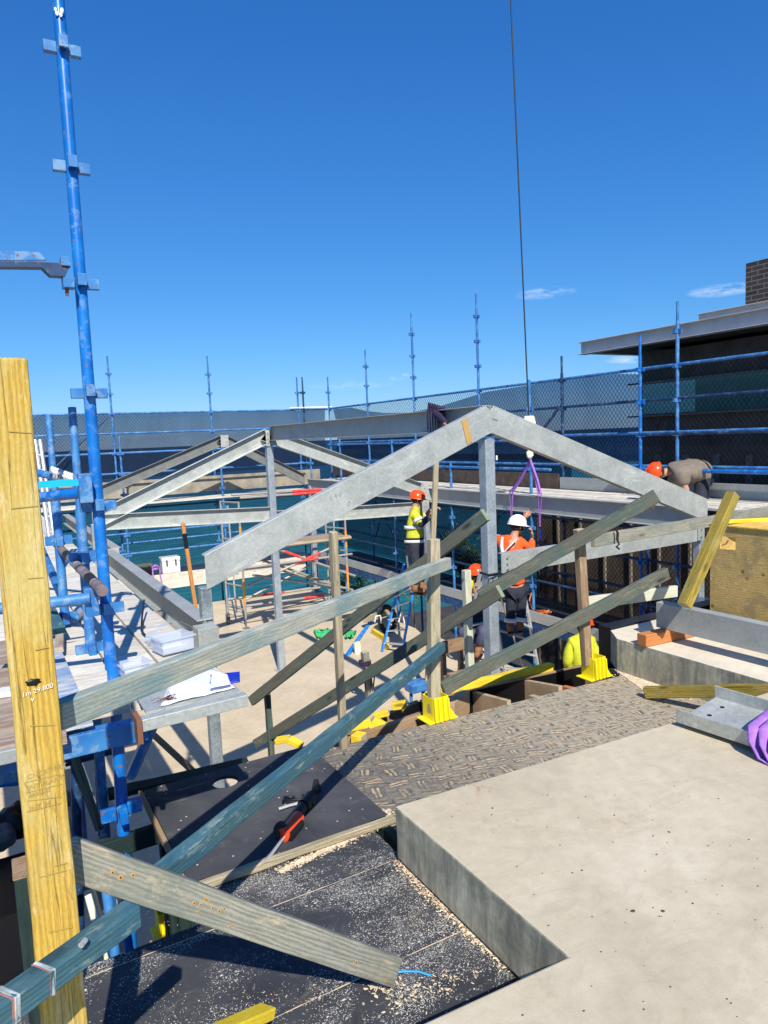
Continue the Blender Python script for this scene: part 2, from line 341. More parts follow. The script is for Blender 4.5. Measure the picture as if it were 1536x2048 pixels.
# trodden ply with boot print bars worn through the black film
k = NT('trodden_ply')
rot = k.n('ShaderNodeMapping'); rot.inputs['Rotation'].default_value = (0, 0, R(14)); k.l(k.tc.outputs['Object'], rot.inputs[0])
jn = k.n('ShaderNodeTexNoise'); jn.inputs['Scale'].default_value = 5; jn.inputs['Detail'].default_value = 6; k.l(rot.outputs[0], jn.inputs['Vector'])
js = k.n('ShaderNodeVectorMath', operation='SCALE'); js.inputs['Scale'].default_value = .11; k.l(jn.outputs['Color'], js.inputs[0])
ja = k.n('ShaderNodeVectorMath', operation='ADD'); k.l(rot.outputs[0], ja.inputs[0]); k.l(js.outputs[0], ja.inputs[1])
sx = k.n('ShaderNodeSeparateXYZ'); k.l(ja.outputs[0], sx.inputs[0])
def cell(val, size, off=0.0):
    a = k.math('ADD', k.math('DIVIDE', val, size), off); fl = k.math('FLOOR', a); return fl, k.math('SUBTRACT', k.math('SUBTRACT', a, fl), .5)
ix, fx = cell(sx.outputs[0], .120); 
par = k.math('ABSOLUTE', k.math('SUBTRACT', k.math('MULTIPLY', ix, .5), k.math('FLOOR', k.math('MULTIPLY', ix, .5))))
yy = k.math('ADD', k.math('DIVIDE', sx.outputs[1], .110), k.math('MULTIPLY', par, 1.0))
iy = k.math('FLOOR', yy); fy = k.math('SUBTRACT', k.math('SUBTRACT', yy, iy), .5)
chk = k.math('ADD', ix, iy); ck = k.math('SUBTRACT', k.math('MULTIPLY', chk, .5), k.math('FLOOR', k.math('MULTIPLY', chk, .5)))   # 0 or .5
isA = k.math('GREATER_THAN', ck, .25)
def box(ax, wx, ay, wy):
    return k.math('MULTIPLY', k.mask(k.math('ABSOLUTE', ax), wx, wx-.05), k.mask(k.math('ABSOLUTE', ay), wy, wy-.05))
def bars(ax, fr): return k.mask(k.math('SINE', k.math('MULTIPLY', ax, fr)), -.5, .2)
A = k.math('MULTIPLY', box(fx, .44, fy, .25), bars(fy, 24.0))
B = k.math('MULTIPLY', box(fx, .24, fy, .36), bars(fx, 28.0))
mk = k.mix(isA, B, A)
br = k.noise(38, 6, .8); mk2 = k.math('MULTIPLY', mk, k.mask(br, .36, .50))
edge_ = k.mix(isA, box(fx, .34, fy, .46), box(fx, .54, fy, .32))
patch = k.mask(k.noise(3.6, 6, .7, rot.outputs[0], .8), .40, .54); mk2 = k.math('MULTIPLY', mk2, k.math('ADD', k.math('MULTIPLY', patch, .8), .2))
streak = k.noise(30, 7, .75, k.scale((.6, 5, 1), rot.outputs[0]), .5)
big = k.noise(1.5, 4, .6)
base = k.ramp(streak, [(.36, (.055, .057, .056)), (.5, (.14, .132, .115)), (.66, (.38, .335, .255))])
sx0 = k.n('ShaderNodeSeparateXYZ'); k.l(k.tc.outputs['Object'], sx0.inputs[0])
gx = k.mask(k.math('ADD', sx0.outputs[0], k.math('MULTIPLY', big, 2.4)), 2.7, 4.3)
base = k.mix(k.math('MULTIPLY', gx, .92), base, k.ramp(streak, [(.34, (.13, .115, .09)), (.48, (.37, .32, .235)), (.66, (.58, .505, .375))]))
base = k.mix(k.math('MULTIPLY', k.math('MULTIPLY', edge_, k.mask(streak, .40, .58)), .2), base, (.045, .048, .05))
dk_ = k.math('MULTIPLY', k.mask(k.noise(24, 7, .75, rot.outputs[0], 1.0), .49, .58), k.math('MULTIPLY', edge_, .8)); base = k.mix(dk_, base, (.05, .05, .05))
col = k.mix(k.math('MULTIPLY', mk2, .8), base, (.62, .48, .30))
col = k.mix(k.math('MULTIPLY', k.mask(k.noise(7, 6, .7), .60, .7), .45), col, (.5, .34, .2))
k.bump(k.math('ADD', k.math('MULTIPLY', mk2, -1.0), k.math('MULTIPLY', streak, .6)), .55, .006)
M['trodden_ply'] = k.fin(col, .8, 0, .3)

# brick
k = NT('dark_brick'); b = k.n('ShaderNodeTexBrick'); b.inputs['Scale'].default_value = 1.0; b.inputs['Brick Width'].default_value = .23; b.inputs['Row Height'].default_value = .083
b.inputs['Mortar Size'].default_value = .008; b.inputs['Color1'].default_value = (.045, .033, .028, 1); b.inputs['Color2'].default_value = (.085, .06, .05, 1); b.inputs['Mortar'].default_value = (.20, .18, .165, 1)
sp = k.n('ShaderNodeSeparateXYZ'); k.l(k.tc.outputs['Object'], sp.inputs[0]); cm = k.n('ShaderNodeCombineXYZ'); k.l(k.math('ADD', sp.outputs[0], sp.outputs[1]), cm.inputs[0]); k.l(sp.outputs[2], cm.inputs[1]); k.l(cm.outputs[0], b.inputs['Vector'])
M['dark_brick'] = k.fin(b.outputs[0], .8)

# water
k = NT('sea_water')
sxw = k.scale((1, 1, 1), k.tc.outputs['Object'])
w1 = k.noise(.22, 8, .65, sxw, .6); w2 = k.noise(.9, 5, .6, sxw)
geo = k.n('ShaderNodeSeparateXYZ'); k.l(k.tc.outputs['Object'], geo.inputs[0])
near = k.mask(geo.outputs[1], 260, 60)
colw = k.mix(near, (.006, .028, .075), (.010, .085, .105))
w3 = k.noise(.5, 6, .7, k.scale((.35, 1.6, 1), k.tc.outputs['Object']), .5)
colw = k.mix(k.math('MULTIPLY', k.math('MULTIPLY', k.mask(w3, .42, .62), .8), near), colw, (.03, .185, .20))
colw = k.mix(k.math('MULTIPLY', k.mask(w1, .45, .65), .5), colw, (.014, .11, .13))
foam = k.math('MULTIPLY', k.mask(k.noise(.10, 9, .75, sxw, 1.2), .60, .66), k.mask(geo.outputs[1], 95, 70))
colw = k.mix(foam, colw, (.75, .8, .8))
k.bump(k.math('ADD', w1, k.math('MULTIPLY', w2, .4)), .5, .6)
M['sea_water'] = k.fin(colw, .6, 0, .08)

# ---------------------------------------------------------------- object helpers
WM = {}
def tag(o, label=None, cat=None, group=None, kind=None):
    if label: o['label'] = label
    if cat: o['category'] = cat
    if group: o['group'] = group
    if kind: o['kind'] = kind
    return o
def put(o, mw, parent=None):
    C.objects.link(o); WM[o.name] = mw
    if parent is not None:
        o.parent = parent; o.matrix_parent_inverse = WM[parent.name].inverted()
        # parent inverse only undoes the parent's own world placement
        o.matrix_basis = mw
    else: o.matrix_basis = mw
    return o
def thing(name, loc, label, cat, group=None):
    o = bpy.data.objects.new(name, None); o.empty_display_size = .1
    put(o, Matrix.Translation(Vector(loc))); return tag(o, label, cat, group)
class MB:
    def __init__(s): s.v = []; s.f = []; s.sm = []; s.mi = []
    def add(s, vs, fs, smooth=False, mi=0):
        b = len(s.v); s.v += [Vector(x) for x in vs]
        for f in fs: s.f.append([b+i for i in f]); s.sm.append(smooth); s.mi.append(mi)
    def box(s, lo, hi, M4=None, mi=0):
        x0, y0, z0 = lo; x1, y1, z1 = hi
        vs = [Vector(p) for p in ((x0,y0,z0),(x1,y0,z0),(x1,y1,z0),(x0,y1,z0),(x0,y0,z1),(x1,y0,z1),(x1,y1,z1),(x0,y1,z1))]
        if M4: vs = [M4 @ v for v in vs]
        s.add(vs, [(0,3,2,1),(4,5,6,7),(0,1,5,4),(1,2,6,5),(2,3,7,6),(3,0,4,7)], mi=mi)
    def tube(s, P, Q, r, r2=None, n=12, caps=True, mi=0):
        P, Q = Vector(P), Vector(Q); r2 = r if r2 is None else r2
        d = (Q-P).normalized(); a = d.orthogonal().normalized(); b = d.cross(a)
        vs = []
        for pt, rr in ((P, r), (Q, r2)):
            for i in range(n):
                t = 2*math.pi*i/n; vs.append(pt + a*math.cos(t)*rr + b*math.sin(t)*rr)
        s.add(vs, [(i, (i+1) % n, n+(i+1) % n, n+i) for i in range(n)], True, mi)
        if caps:
            s.add(vs[:n], [tuple(reversed(range(n)))], mi=mi); s.add(vs[n:], [tuple(range(n))], mi=mi)
    def path(s, pts, r, n=8, closed=False, flat=None, mi=0):
        pts = [Vector(p) for p in pts]; m = len(pts); rings = []
        up = Vector((0.13, .21, .97)).normalized()
        for i, p in enumerate(pts):
            if closed: d = pts[(i+1) % m]-pts[i-1]
            else: d = pts[min(i+1, m-1)]-pts[max(i-1, 0)]
            d.normalize(); a = d.cross(up)
            if a.length < 1e-3: a = d.orthogonal()
            a.normalize(); b = d.cross(a)
            ra, rb = (r, r) if flat is None else flat
            rings.append([p + a*math.cos(2*math.pi*j/n)*ra + b*math.sin(2*math.pi*j/n)*rb for j in range(n)])
        vs = [v for g in rings for v in g]; fs = []
        for i in range(m if closed else m-1):
            i2 = (i+1) % m
            for j in range(n): fs.append((i*n+j, i*n+(j+1) % n, i2*n+(j+1) % n, i2*n+j))
        s.add(vs, fs, True, mi)
        if not closed: s.add(rings[0], [tuple(reversed(range(n)))], mi=mi); s.add(rings[-1], [tuple(range(n))], mi=mi)
    def poly(s, pts, thick, n=Vector((0, 0, 1)), mi=0):
        m = len(pts); P = [Vector(p) for p in pts]; Q = [p - Vector(n)*thick for p in P]
        s.add(P+Q, [tuple(range(m)), tuple(reversed(range(m, 2*m)))] + [(i, m+i, m+(i+1) % m, (i+1) % m) for i in range(m)], mi=mi)
    def sphere(s, c, r, sc=(1, 1, 1), n=14, m=9, lump=0, cut=None, rot=None, mi=0):
        c = Vector(c); vs = []; fs = []
        for i in range(m+1):
            ph = math.pi*i/m
            if cut is not None: ph = cut*i/m
            for j in range(n):
                th = 2*math.pi*j/n
                v = Vector((math.sin(ph)*math.cos(th)*sc[0], math.sin(ph)*math.sin(th)*sc[1], math.cos(ph)*sc[2]))*r
                if lump: v *= 1+lump*noise.noise(v*(2.5/r)+c*3)
                if rot: v = rot @ v
                vs.append(c+v)
        for i in range(m):
            for j in range(n): fs.append((i*n+j, (i+1)*n+j, (i+1)*n+(j+1) % n, i*n+(j+1) % n))
        s.add(vs, fs, True, mi)
    def build(s, name, mat, parent=None, mw=None, bevel=0, extra=()):
        me = bpy.data.meshes.new(name); mw = mw or Matrix.Identity(4)
        if mw == Matrix.Identity(4) and s.v:
            c = sum(s.v, Vector())/len(s.v); mw = Matrix.Translation(c)
            vv = [v-c for v in s.v]
        elif isinstance(mw, Matrix):
            iv = mw.inverted(); vv = [iv @ v for v in s.v]
        me.from_pydata([tuple(v) for v in vv], [], s.f)
        me.polygons.foreach_set('use_smooth', s.sm); me.polygons.foreach_set('material_index', s.mi)
        bm = bmesh.new(); bm.from_mesh(me); bmesh.ops.recalc_face_normals(bm, faces=bm.faces); bm.to_mesh(me); bm.free()
        me.update()
        o = bpy.data.objects.new(name, me)
        for m_ in (mat,)+tuple(extra): me.materials.append(M[m_])
        put(o, mw, parent)
        if bevel:
            b = o.modifiers.new('bevel', 'BEVEL'); b.width = bevel; b.segments = 2; b.limit_method = 'ANGLE'; b.angle_limit = R(50)
        return o
def frame(P, Q, up=(0, 0, 1)):
    P, Q = Vector(P), Vector(Q); x = (Q-P).normalized(); z = Vector(up); z = (z - x*z.dot(x)).normalized(); y = z.cross(x)
    return Matrix(((x.x, y.x, z.x, P.x), (x.y, y.y, z.y, P.y), (x.z, y.z, z.z, P.z), (0, 0, 0, 1))), (Q-P).length
def timber(name, P, Q, w, h, mat, parent=None, up=(0, 0, 1), bevel=.004, warp=.0, notch=None, label=None):
    """a sawn length from P to Q, h along up, w across; ends and edges slightly irregular"""
    mw, L = frame(P, Q, up); b = MB(); n = max(2, int(L/.12)); rings = []
    sd = random.random()*50
    for i in range(n+1):
        x = L*i/n
        oy = noise.noise(Vector((x*1.1, sd, 0)))*warp; oz = noise.noise(Vector((x*1.1, sd, 9)))*warp
        e = .0018
        rings.append([Vector((x, sy*w/2+oy+random.uniform(-e, e), sz*h/2+oz+random.uniform(-e, e))) for sy, sz in ((-1, -1), (1, -1), (1, 1), (-1, 1))])
    vs = [mw @ v for g in rings for v in g]; fs = [(0, 3, 2, 1), (4*n, 4*n+1, 4*n+2, 4*n+3)]
    for i in range(n):
        for j in range(4): fs.append((4*i+j, 4*i+(j+1) % 4, 4*i+4+(j+1) % 4, 4*i+4+j))
    b.add(vs, fs[2:]); b.add(vs, fs[:2], mi=1)
    ends = {'dark_green_timber': 'end_green', 'green_grey_timber': 'end_green', 'grey_timber': 'end_pale', 'teal_timber': 'end_teal'}.get(mat, 'end_pale' if 'pine' in mat or 'yellow' in mat else mat)
    o = b.build(name, mat, parent, mw, 0, extra=(ends,))
    if bevel or warp:
        bm = bmesh.new(); bm.from_mesh(o.data); bmesh.ops.remove_doubles(bm, verts=bm.verts, dist=1e-6); bmesh.ops.recalc_face_normals(bm, faces=bm.faces); bm.to_mesh(o.data); bm.free()
        bv_ = o.modifiers.new('bevel', 'BEVEL'); bv_.width = bevel; bv_.segments = 2; bv_.limit_method = 'ANGLE'; bv_.angle_limit = R(50)
    if label: o['label'] = label
    return o
def section(shape, d, w, t):
    h, k2 = d/2, w/2
    if shape == 'I': return [(-k2, -h), (k2, -h), (k2, -h+t), (t/2, -h+t), (t/2, h-t), (k2, h-t), (k2, h), (-k2, h), (-k2, h-t), (-t/2, h-t), (-t/2, -h+t), (-k2, -h+t)]
    if shape == 'C': return [(-k2, -h), (k2, -h), (k2, -h+t), (-k2+t, -h+t), (-k2+t, h-t), (k2, h-t), (k2, h), (-k2, h)]      # open towards +y
    return [(-k2, -h), (k2, -h), (k2, h), (-k2, h)]
def beam(name, P, Q, d, w, t, shape, mat, parent=None, up=(0, 0, 1), flip=False, cutP=0, cutQ=0, bevel=.003):
    """rolled steel section; cutP/cutQ shear the end faces along the length by that slope"""
    mw, L = frame(P, Q, up); pr = section(shape, d, w, t)
    if flip: pr = [(-y, z) for y, z in pr]
    b = MB(); m = len(pr)
    vs = [mw @ Vector((cutP*z, y, z)) for y, z in pr] + [mw @ Vector((L+cutQ*z, y, z)) for y, z in pr]
    if shape == 'I':
        caps = [(0, 1, 2, 3, 10, 11), (3, 4, 9, 10), (4, 5, 6, 7, 8, 9)]
    elif shape == 'C': caps = [(0, 1, 2, 3), (0, 3, 4, 7), (4, 5, 6, 7)]
    else: caps = [(0, 1, 2, 3)]
    fs = [(i, (i+1) % m, m+(i+1) % m, m+i) for i in range(m)] + [tuple(reversed(c)) for c in caps] + [tuple(m+i for i in c) for c in caps]
    b.add(vs, fs); return b.build(name, mat, parent, mw, bevel)
def text(name, body, size, mat, P, xdir, ndir, parent=None, ext=.0006, shear=.15, space=1.0):
    cu = bpy.data.curves.new(name, 'FONT'); cu.body = body; cu.size = size; cu.extrude = ext; cu.shear = shear; cu.space_character = space; cu.offset = size*(.012 if mat != 'white_marker' else -.004)
    x = Vector(xdir).normalized(); z = Vector(ndir); z = (z-x*z.dot(x)).normalized(); y = z.cross(x)
    tmp = bpy.data.objects.new('tmp', cu); C.objects.link(tmp); dg = bpy.context.evaluated_depsgraph_get()
    me = bpy.data.meshes.new_from_object(tmp.evaluated_get(dg)); bpy.data.objects.remove(tmp)
    me.materials.clear(); me.materials.append(M[mat])
    o = bpy.data.objects.new(name, me); P = Vector(P)
    mw = Matrix(((x.x, y.x, z.x, P.x), (x.y, y.y, z.y, P.y), (x.z, y.z, z.z, P.z), (0, 0, 0, 1)))
    return put(o, mw, parent)
def skin(name, joints, edges, mat, parent=None, sub=2):
    """one continuous tapered surface grown over a chain of joints: joints = {key: (point, radius)}"""
    keys = list(joints); me = bpy.data.meshes.new(name)
    me.from_pydata([tuple(joints[k_][0]) for k_ in keys], [(keys.index(a), keys.index(b)) for a, b in edges], [])
    o = bpy.data.objects.new(name, me); C.objects.link(o)
    sk = o.modifiers.new('skin', 'SKIN'); sk.use_smooth_shade = True
    if not me.skin_vertices: bpy.context.view_layer.objects.active = o
    for i, k_ in enumerate(keys):
        r = joints[k_][1]; r = (r, r) if isinstance(r, (int, float)) else r
        me.skin_vertices[0].data[i].radius = r
        me.skin_vertices[0].data[i].use_root = (i == 0)
    ss = o.modifiers.new('sub', 'SUBSURF'); ss.levels = sub; ss.render_levels = sub
    bpy.context.view_layer.update(); dg = bpy.context.evaluated_depsgraph_get()
    ev = bpy.data.meshes.new_from_object(o.evaluated_get(dg)); bpy.data.objects.remove(o)
    ev.materials.clear(); ev.materials.append(M[mat]); ev.name = name
    for p in ev.polygons: p.use_smooth = True
    o2 = bpy.data.objects.new(name, ev); return put(o2, Matrix.Identity(4), parent)
def copy_thing(o, delta, label=None):
    def rec(a, par):
        c = a.copy(); C.objects.link(c)
        if par is not None: c.parent = par
        WM[c.name] = WM[a.name].copy()
        for ch in a.children: rec(ch, c)
        return c
    c = rec(o, None); c.location = o.location + Vector(delta)
    if label: c['label'] = label
    return c

# ================================================================ SETTING
def T(x, y, z): return Matrix.Translation((x, y, z))
b = MB(); b.add([(-20000, -20000, 0), (20000, -20000, 0), (20000, 20000, 0), (-20000, 20000, 0)], [(0, 1, 2, 3)])
b.v = [v+Vector((0, 0, -14)) for v in b.v]
tag(b.build('sea', 'sea_water', mw=T(0, 0, -14)), kind='structure')
b = MB(); b.box((-60, -60, -13.9), (60, 21.5, -4.8)); tag(b.build('ground', 'soil', mw=T(0, 0, -5)), kind='structure')
FZ = -2.55
b = MB(); b.box((-6, 2.0, FZ-.25), (7.85, 18.15, FZ)); tag(b.build('concrete_floor', 'floor_concrete', mw=T(0, 0, FZ)), kind='structure')

def two_mat_slab(name, pts, z0, z1, top, side, label, cat, bevel=.004):
    b = MB(); m = len(pts)
    b.add([(x, y, z1) for x, y in pts], [tuple(range(m))], mi=0)
    b.add([(x, y, z0) for x, y in pts], [tuple(reversed(range(m)))], mi=1)
    for i in range(m):
        (x0, y0), (x1, y1) = pts[i], pts[(i+1) % m]
        b.add([(x0, y0, z0), (x1, y1, z0), (x1, y1, z1), (x0, y0, z1)], [(0, 1, 2, 3)], mi=1)
    me_o = b.build(name, top, mw=T(0, 0, z1), extra=(side,))
    bm = bmesh.new(); bm.from_mesh(me_o.data); bmesh.ops.remove_doubles(bm, verts=bm.verts, dist=1e-5); bmesh.ops.recalc_face_normals(bm, faces=bm.faces); bm.to_mesh(me_o.data); bm.free()
    bv = me_o.modifiers.new('bevel', 'BEVEL'); bv.width = bevel; bv.segments = 2; bv.limit_method = 'ANGLE'
    return tag(me_o, label, cat)
slab = two_mat_slab('concrete_slab', [(1.405, 2.485), (1.39, 1.455), (.89, 1.485), (-1.6, 1.52), (-1.6, -3.5), (7, -3.5), (7, 2.24), (3.05, 2.395), (2.2, 2.44)], -.235, 0, 'slab_concrete', 'formed_concrete',
    'pale raised concrete slab with grey formed edge in the foreground', 'slab', bevel=.008)
kerb = two_mat_slab('concrete_kerb', [(3.99, 3.62), (4.12, 3.80), (4.75, 3.80), (4.75, 1.6), (3.99, 1.6)], -.249, 0.0, 'kerb_concrete', 'formed_concrete',
    'concrete kerb with pale top and stained grey side under the grey steel beam', 'kerb')
# the building mass under the upper level
b = MB(); b.box((-6, -6, FZ), (12, 2.35, -.30)); b.box((1.5, 2.35, FZ), (12, 3.35, -.36)); tag(b.build('wall_below_slab', 'mass_concrete'), 'grey concrete wall holding up the foreground slab and form ply', 'wall')

# form ply deck sheets
s1 = at(540, 1817, z=-.25).y; s2 = at(700, 1968, z=-.25).y
def joint(x0, x1, y, z, label):
    b = MB(); n_ = 40; pts = [(x0+(x1-x0)*i/n_, y+random.uniform(-.0012, .0012)) for i in range(n_+1)]
    for i in range(n_):
        (xa, ya_), (xb_, yb_) = pts[i], pts[i+1]; h0 = random.uniform(.0008, .0028); b.add([(xa, ya_-h0, z), (xb_, yb_-h0, z), (xb_, yb_+h0, z), (xa, ya_+h0, z)], [(0, 1, 2, 3)])
    tag(b.build('joint_dust', 'sawdust_chip'), label, 'dust', kind='stuff')
joint(-.9, 1.43, s1+.002, -.2475, 'pale dusty joint between the near and middle black sheets')
joint(-.9, 1.38, s2+.002, -.2475, 'pale dusty joint nearest the camera between black sheets')
def sheet(x0, x1, y0, y1, mat, label, z=-.25, name='plywood_sheet', skew=0.0, group='black form ply sheets'):
    b = MB(); b.poly([(x0, y0, z), (x1, y0+skew, z), (x1, y1+skew, z), (x0, y1, z)], .017); o = b.build(name, mat, mw=T(0, 0, z), bevel=.0015)
    return tag(o, label, 'plywood sheet', group)
sheet(-.9, 1.44, s1+.004, 2.56, 'black_ply', 'black form ply sheet under the gun, dusted with specks')
sheet(.60, 1.44, 2.564, 2.90, 'black_ply', 'narrow black ply strip beneath the raised sheet with sawdust', z=-.2505)
sheet(-.9, 1.44, s2+.004, s1, 'black_ply', 'black form ply sheet under the middle of the grey brace', z=-.2495)
sheet(-.9, 1.0, 1.40, s2, 'black_ply', 'nearest black form ply sheet, thick with white specks', z=-.2505)
sheet(1.0, 1.40, 1.47, s2, 'black_ply', 'black form ply corner sheet beside the slab edge near the blue strip', z=-.2495)
b = MB(); z = -.248; b.poly([(1.45, 2.2, z), (4.6, 2.2, z), (4.6, 3.44, z), (4.15, 3.52, z), (3.4, 3.56, z), (2.62, 3.60, z), (2.05, 3.64, z), (1.56, 3.66, z)], .017)
tag(b.build('plywood_sheet', 'trodden_ply', mw=T(0, 0, z), bevel=.0015), 'worn grey ply deck covered in tan boot print marks behind the slab', 'plywood sheet')
# raised sheet with a round hole
b = MB(); hx, hy, hr, zt = .985, 3.545, .068, -.214; xs = (.60, 1.53); ys = (2.775, 3.70); n = 48; ci = []; ri = []
for i in range(n):
    t = 2*math.pi*i/n; c_, s_ = math.cos(t), math.sin(t)
    ci.append((hx+hr*c_, hy+hr*s_)); kx = ((xs[1]-hx)/c_ if c_ > 0 else (xs[0]-hx)/c_) if abs(c_) > 1e-6 else 1e9; ky = ((ys[1]-hy)/s_ if s_ > 0 else (ys[0]-hy)/s_) if abs(s_) > 1e-6 else 1e9
    q = min(kx, ky); ri.append((hx+q*c_, hy+q*s_))
for z, flip in ((zt, 0), (zt-.018, 1)):
    vs = [(x, y, z) for x, y in ci]+[(x, y, z) for x, y in ri]
    b.add(vs, [((i+1) % n, i, n+i, n+(i+1) % n) for i in range(n)])
vs = [(x, y, zt) for x, y in ci]+[(x, y, zt-.018) for x, y in ci]; b.add(vs, [(i, (i+1) % n, n+(i+1) % n, n+i) for i in range(n)])
vs = [(x, y, zt) for x, y in ri]+[(x, y, zt-.018) for x, y in ri]; b.add(vs, [(i, n+i, n+(i+1) % n, (i+1) % n) for i in range(n)])
for cxx in xs:
    for cyy in ys: pass
hole_sheet = thing('plywood_sheet', (1.05, 3.2, zt), 'clean black ply sheet with a round hole, raised on battens', 'plywood sheet', 'black form ply sheets')
# fill the sheet corners left by the fan
def near(c): return min(range(n), key=lambda i: abs(math.atan2(c[1]-hy, c[0]-hx) % (2*math.pi) - 2*math.pi*i/n))
for c in ((xs[0], ys[0]), (xs[1], ys[0]), (xs[0], ys[1]), (xs[1], ys[1])):
    a = (math.atan2(c[1]-hy, c[0]-hx) % (2*math.pi))/(2*math.pi)*n; i0 = int(math.floor(a)) % n; i1 = (i0+1) % n
    for z in (zt, zt-.018): b.add([(*ri[i0], z), (*c, z), (*ri[i1], z)], [(0, 1, 2)])
b.build('panel', 'black_ply_clean', hole_sheet, mw=T(0, 0, zt))
timber('edge_batten', (.62, 2.752, -.226), (1.55, 2.752, -.226), .035, .03, 'pine', hole_sheet)
timber('edge_batten', (.585, 2.80, -.226), (.585, 3.70, -.226), .022, .03, 'brown_timber', hole_sheet)
# supports below the raised sheet
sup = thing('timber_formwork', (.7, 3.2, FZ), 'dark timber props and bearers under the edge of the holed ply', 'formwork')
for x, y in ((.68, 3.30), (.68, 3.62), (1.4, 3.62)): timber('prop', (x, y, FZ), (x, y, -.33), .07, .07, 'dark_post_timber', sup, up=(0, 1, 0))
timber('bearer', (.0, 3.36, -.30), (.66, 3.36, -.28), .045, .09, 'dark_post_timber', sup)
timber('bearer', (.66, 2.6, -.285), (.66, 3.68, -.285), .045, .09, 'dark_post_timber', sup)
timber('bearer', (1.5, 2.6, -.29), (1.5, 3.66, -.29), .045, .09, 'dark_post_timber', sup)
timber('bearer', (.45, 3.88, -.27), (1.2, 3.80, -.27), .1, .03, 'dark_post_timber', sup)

# ================================================================ HOUSE on the right
HX = 11.3
house = thing('house', (HX, 5, -4.8), 'dark clad house with jutting steel roof, brick chimney and green glass band', 'house')
b = MB(); b.box((HX, -4, -4.8), (HX+8, 9.62, 2.95)); b.build('wall', 'cladding', house)
for i, yy in enumerate([y0*.62-2.0 for y0 in range(0, 19)]):
    b = MB(); b.box((HX-.045, yy-.02, -4.8), (HX-.002, yy+.02, 1.02)); b.box((HX-.03, yy+.03, -4.8), (HX-.002, yy+.10, 1.0)); b.build('batten', 'batten', house)
b = MB(); b.box((HX-.06, -4, 1.77), (HX-.004, 9.55, 2.36)); gb = b.build('window', 'wall_glass', house)
for zz in (1.745, 2.375): beam('frame', (HX-.075, -4, zz), (HX-.075, 9.85, zz), .03, .05, .003, 'box', 'batten', gb)
b = MB(); b.box((HX-.07, 8.35, 1.78), (HX-.062, 9.5, 2.34)); b.build('pane', 'pale_glass', gb)
RX = 10.5
rf = at(1155, 686, x=RX); yr = rf.y
b = MB(); b.box((RX+.12, -4, 3.02), (HX+8, yr-.35, 3.06)); roof = b.build('roof', 'soffit', house)
beam('fascia_beam', (RX+.1, -4, 3.13), (RX+.1, yr, 3.13), .24, .20, .012, 'I', 'roof_steel', roof)
beam('fascia_beam', (RX+.2, yr-.12, 3.13), (HX+8, yr-.12, 3.13), .22, .14, .012, 'C', 'roof_steel', roof)
b = MB(); b.box((RX+.25, -4, 3.07), (HX+8, yr-.2, 3.235)); b.build('roof_deck', 'ledge_metal', roof)
pu = at(1398, 640, x=11.5)
beam('fascia_beam', (11.5, -4, 3.41), (11.5, pu.y, 3.41), .20, .16, .012, 'I', 'roof_steel', roof)
b = MB(); b.box((11.55, -4, 3.23), (HX+8, pu.y-.1, 3.50)); b.build('roof_deck', 'ledge_metal', roof)
b = MB(); b.box((12.2, 5.2, 3.2), (13.4, 8.05, 4.36)); b.build('chimney', 'dark_brick', roof, mw=T(12.2, 8.05, 3.2))
# ledge of the neighbouring parapet below the cladding
wl = thing('boundary_wall', (10.6, 3, -4.8), 'low dark parapet wall with pale capping below the house cladding', 'wall')
b = MB(); b.box((10.2, -4, -4.8), (10.75, 11.4, .34)); b.build('wall_body', 'cladding', wl)
for i in range(16):
    b = MB(); b.box((10.15, 11.35-i*.62, -4.8), (10.198, 11.39-i*.62, .30)); b.build('batten', 'batten', wl)
b = MB(); b.box((10.12, -4, .345), (10.8, 11.45, .50)); b.build('capping', 'ledge_metal', wl)

# ================================================================ PERIMETER SCAFFOLD
def bracket(b, x, y, z, s=1.0):
    b.tube((x, y, z-.034), (x, y, z+.034), .032, n=10)
    for dx, dy in ((1, 0), (-1, 0), (0, 1), (0, -1)):
        lo = (x+min(dx*.028, dx*.075)-(.018 if dx == 0 else 0), y+min(dy*.028, dy*.075)-(.018 if dy == 0 else 0), z-.028)
        hi = (x+max(dx*.028, dx*.075)+(.018 if dx == 0 else 0), y+max(dy*.028, dy*.075)+(.018 if dy == 0 else 0), z+.028)
        b.box(lo, hi)
def standard(x, y, z0, z1, mat, parent, lean=(0, 0), zs=None, r=.026, spigot=True):
    b = MB(); h = z1-z0
    b.tube((x, y, z0), (x+lean[0]*h, y+lean[1]*h, z1-(.3 if spigot else 0)), r, n=12)
    if spigot: b.tube((x+lean[0]*(h-.3), y+lean[1]*(h-.3), z1-.31), (x+lean[0]*h, y+lean[1]*h, z1), r*.76, n=10)
    o = b.build('standard', mat, parent)
    for z in (zs if zs is not None else [zz*.495+2.41 for zz in range(-7, 5)]):
        if z0 < z < z1-.12: c = MB(); bracket(c, x+lean[0]*(z-z0), y+lean[1]*(z-z0), z); c.build('bracket', mat, o)
    return o
def tube(name, P, Q, mat, parent, r=.0242, n=12):
    b = MB(); b.tube(P, Q, r, n=n); return b.build(name, mat, parent)
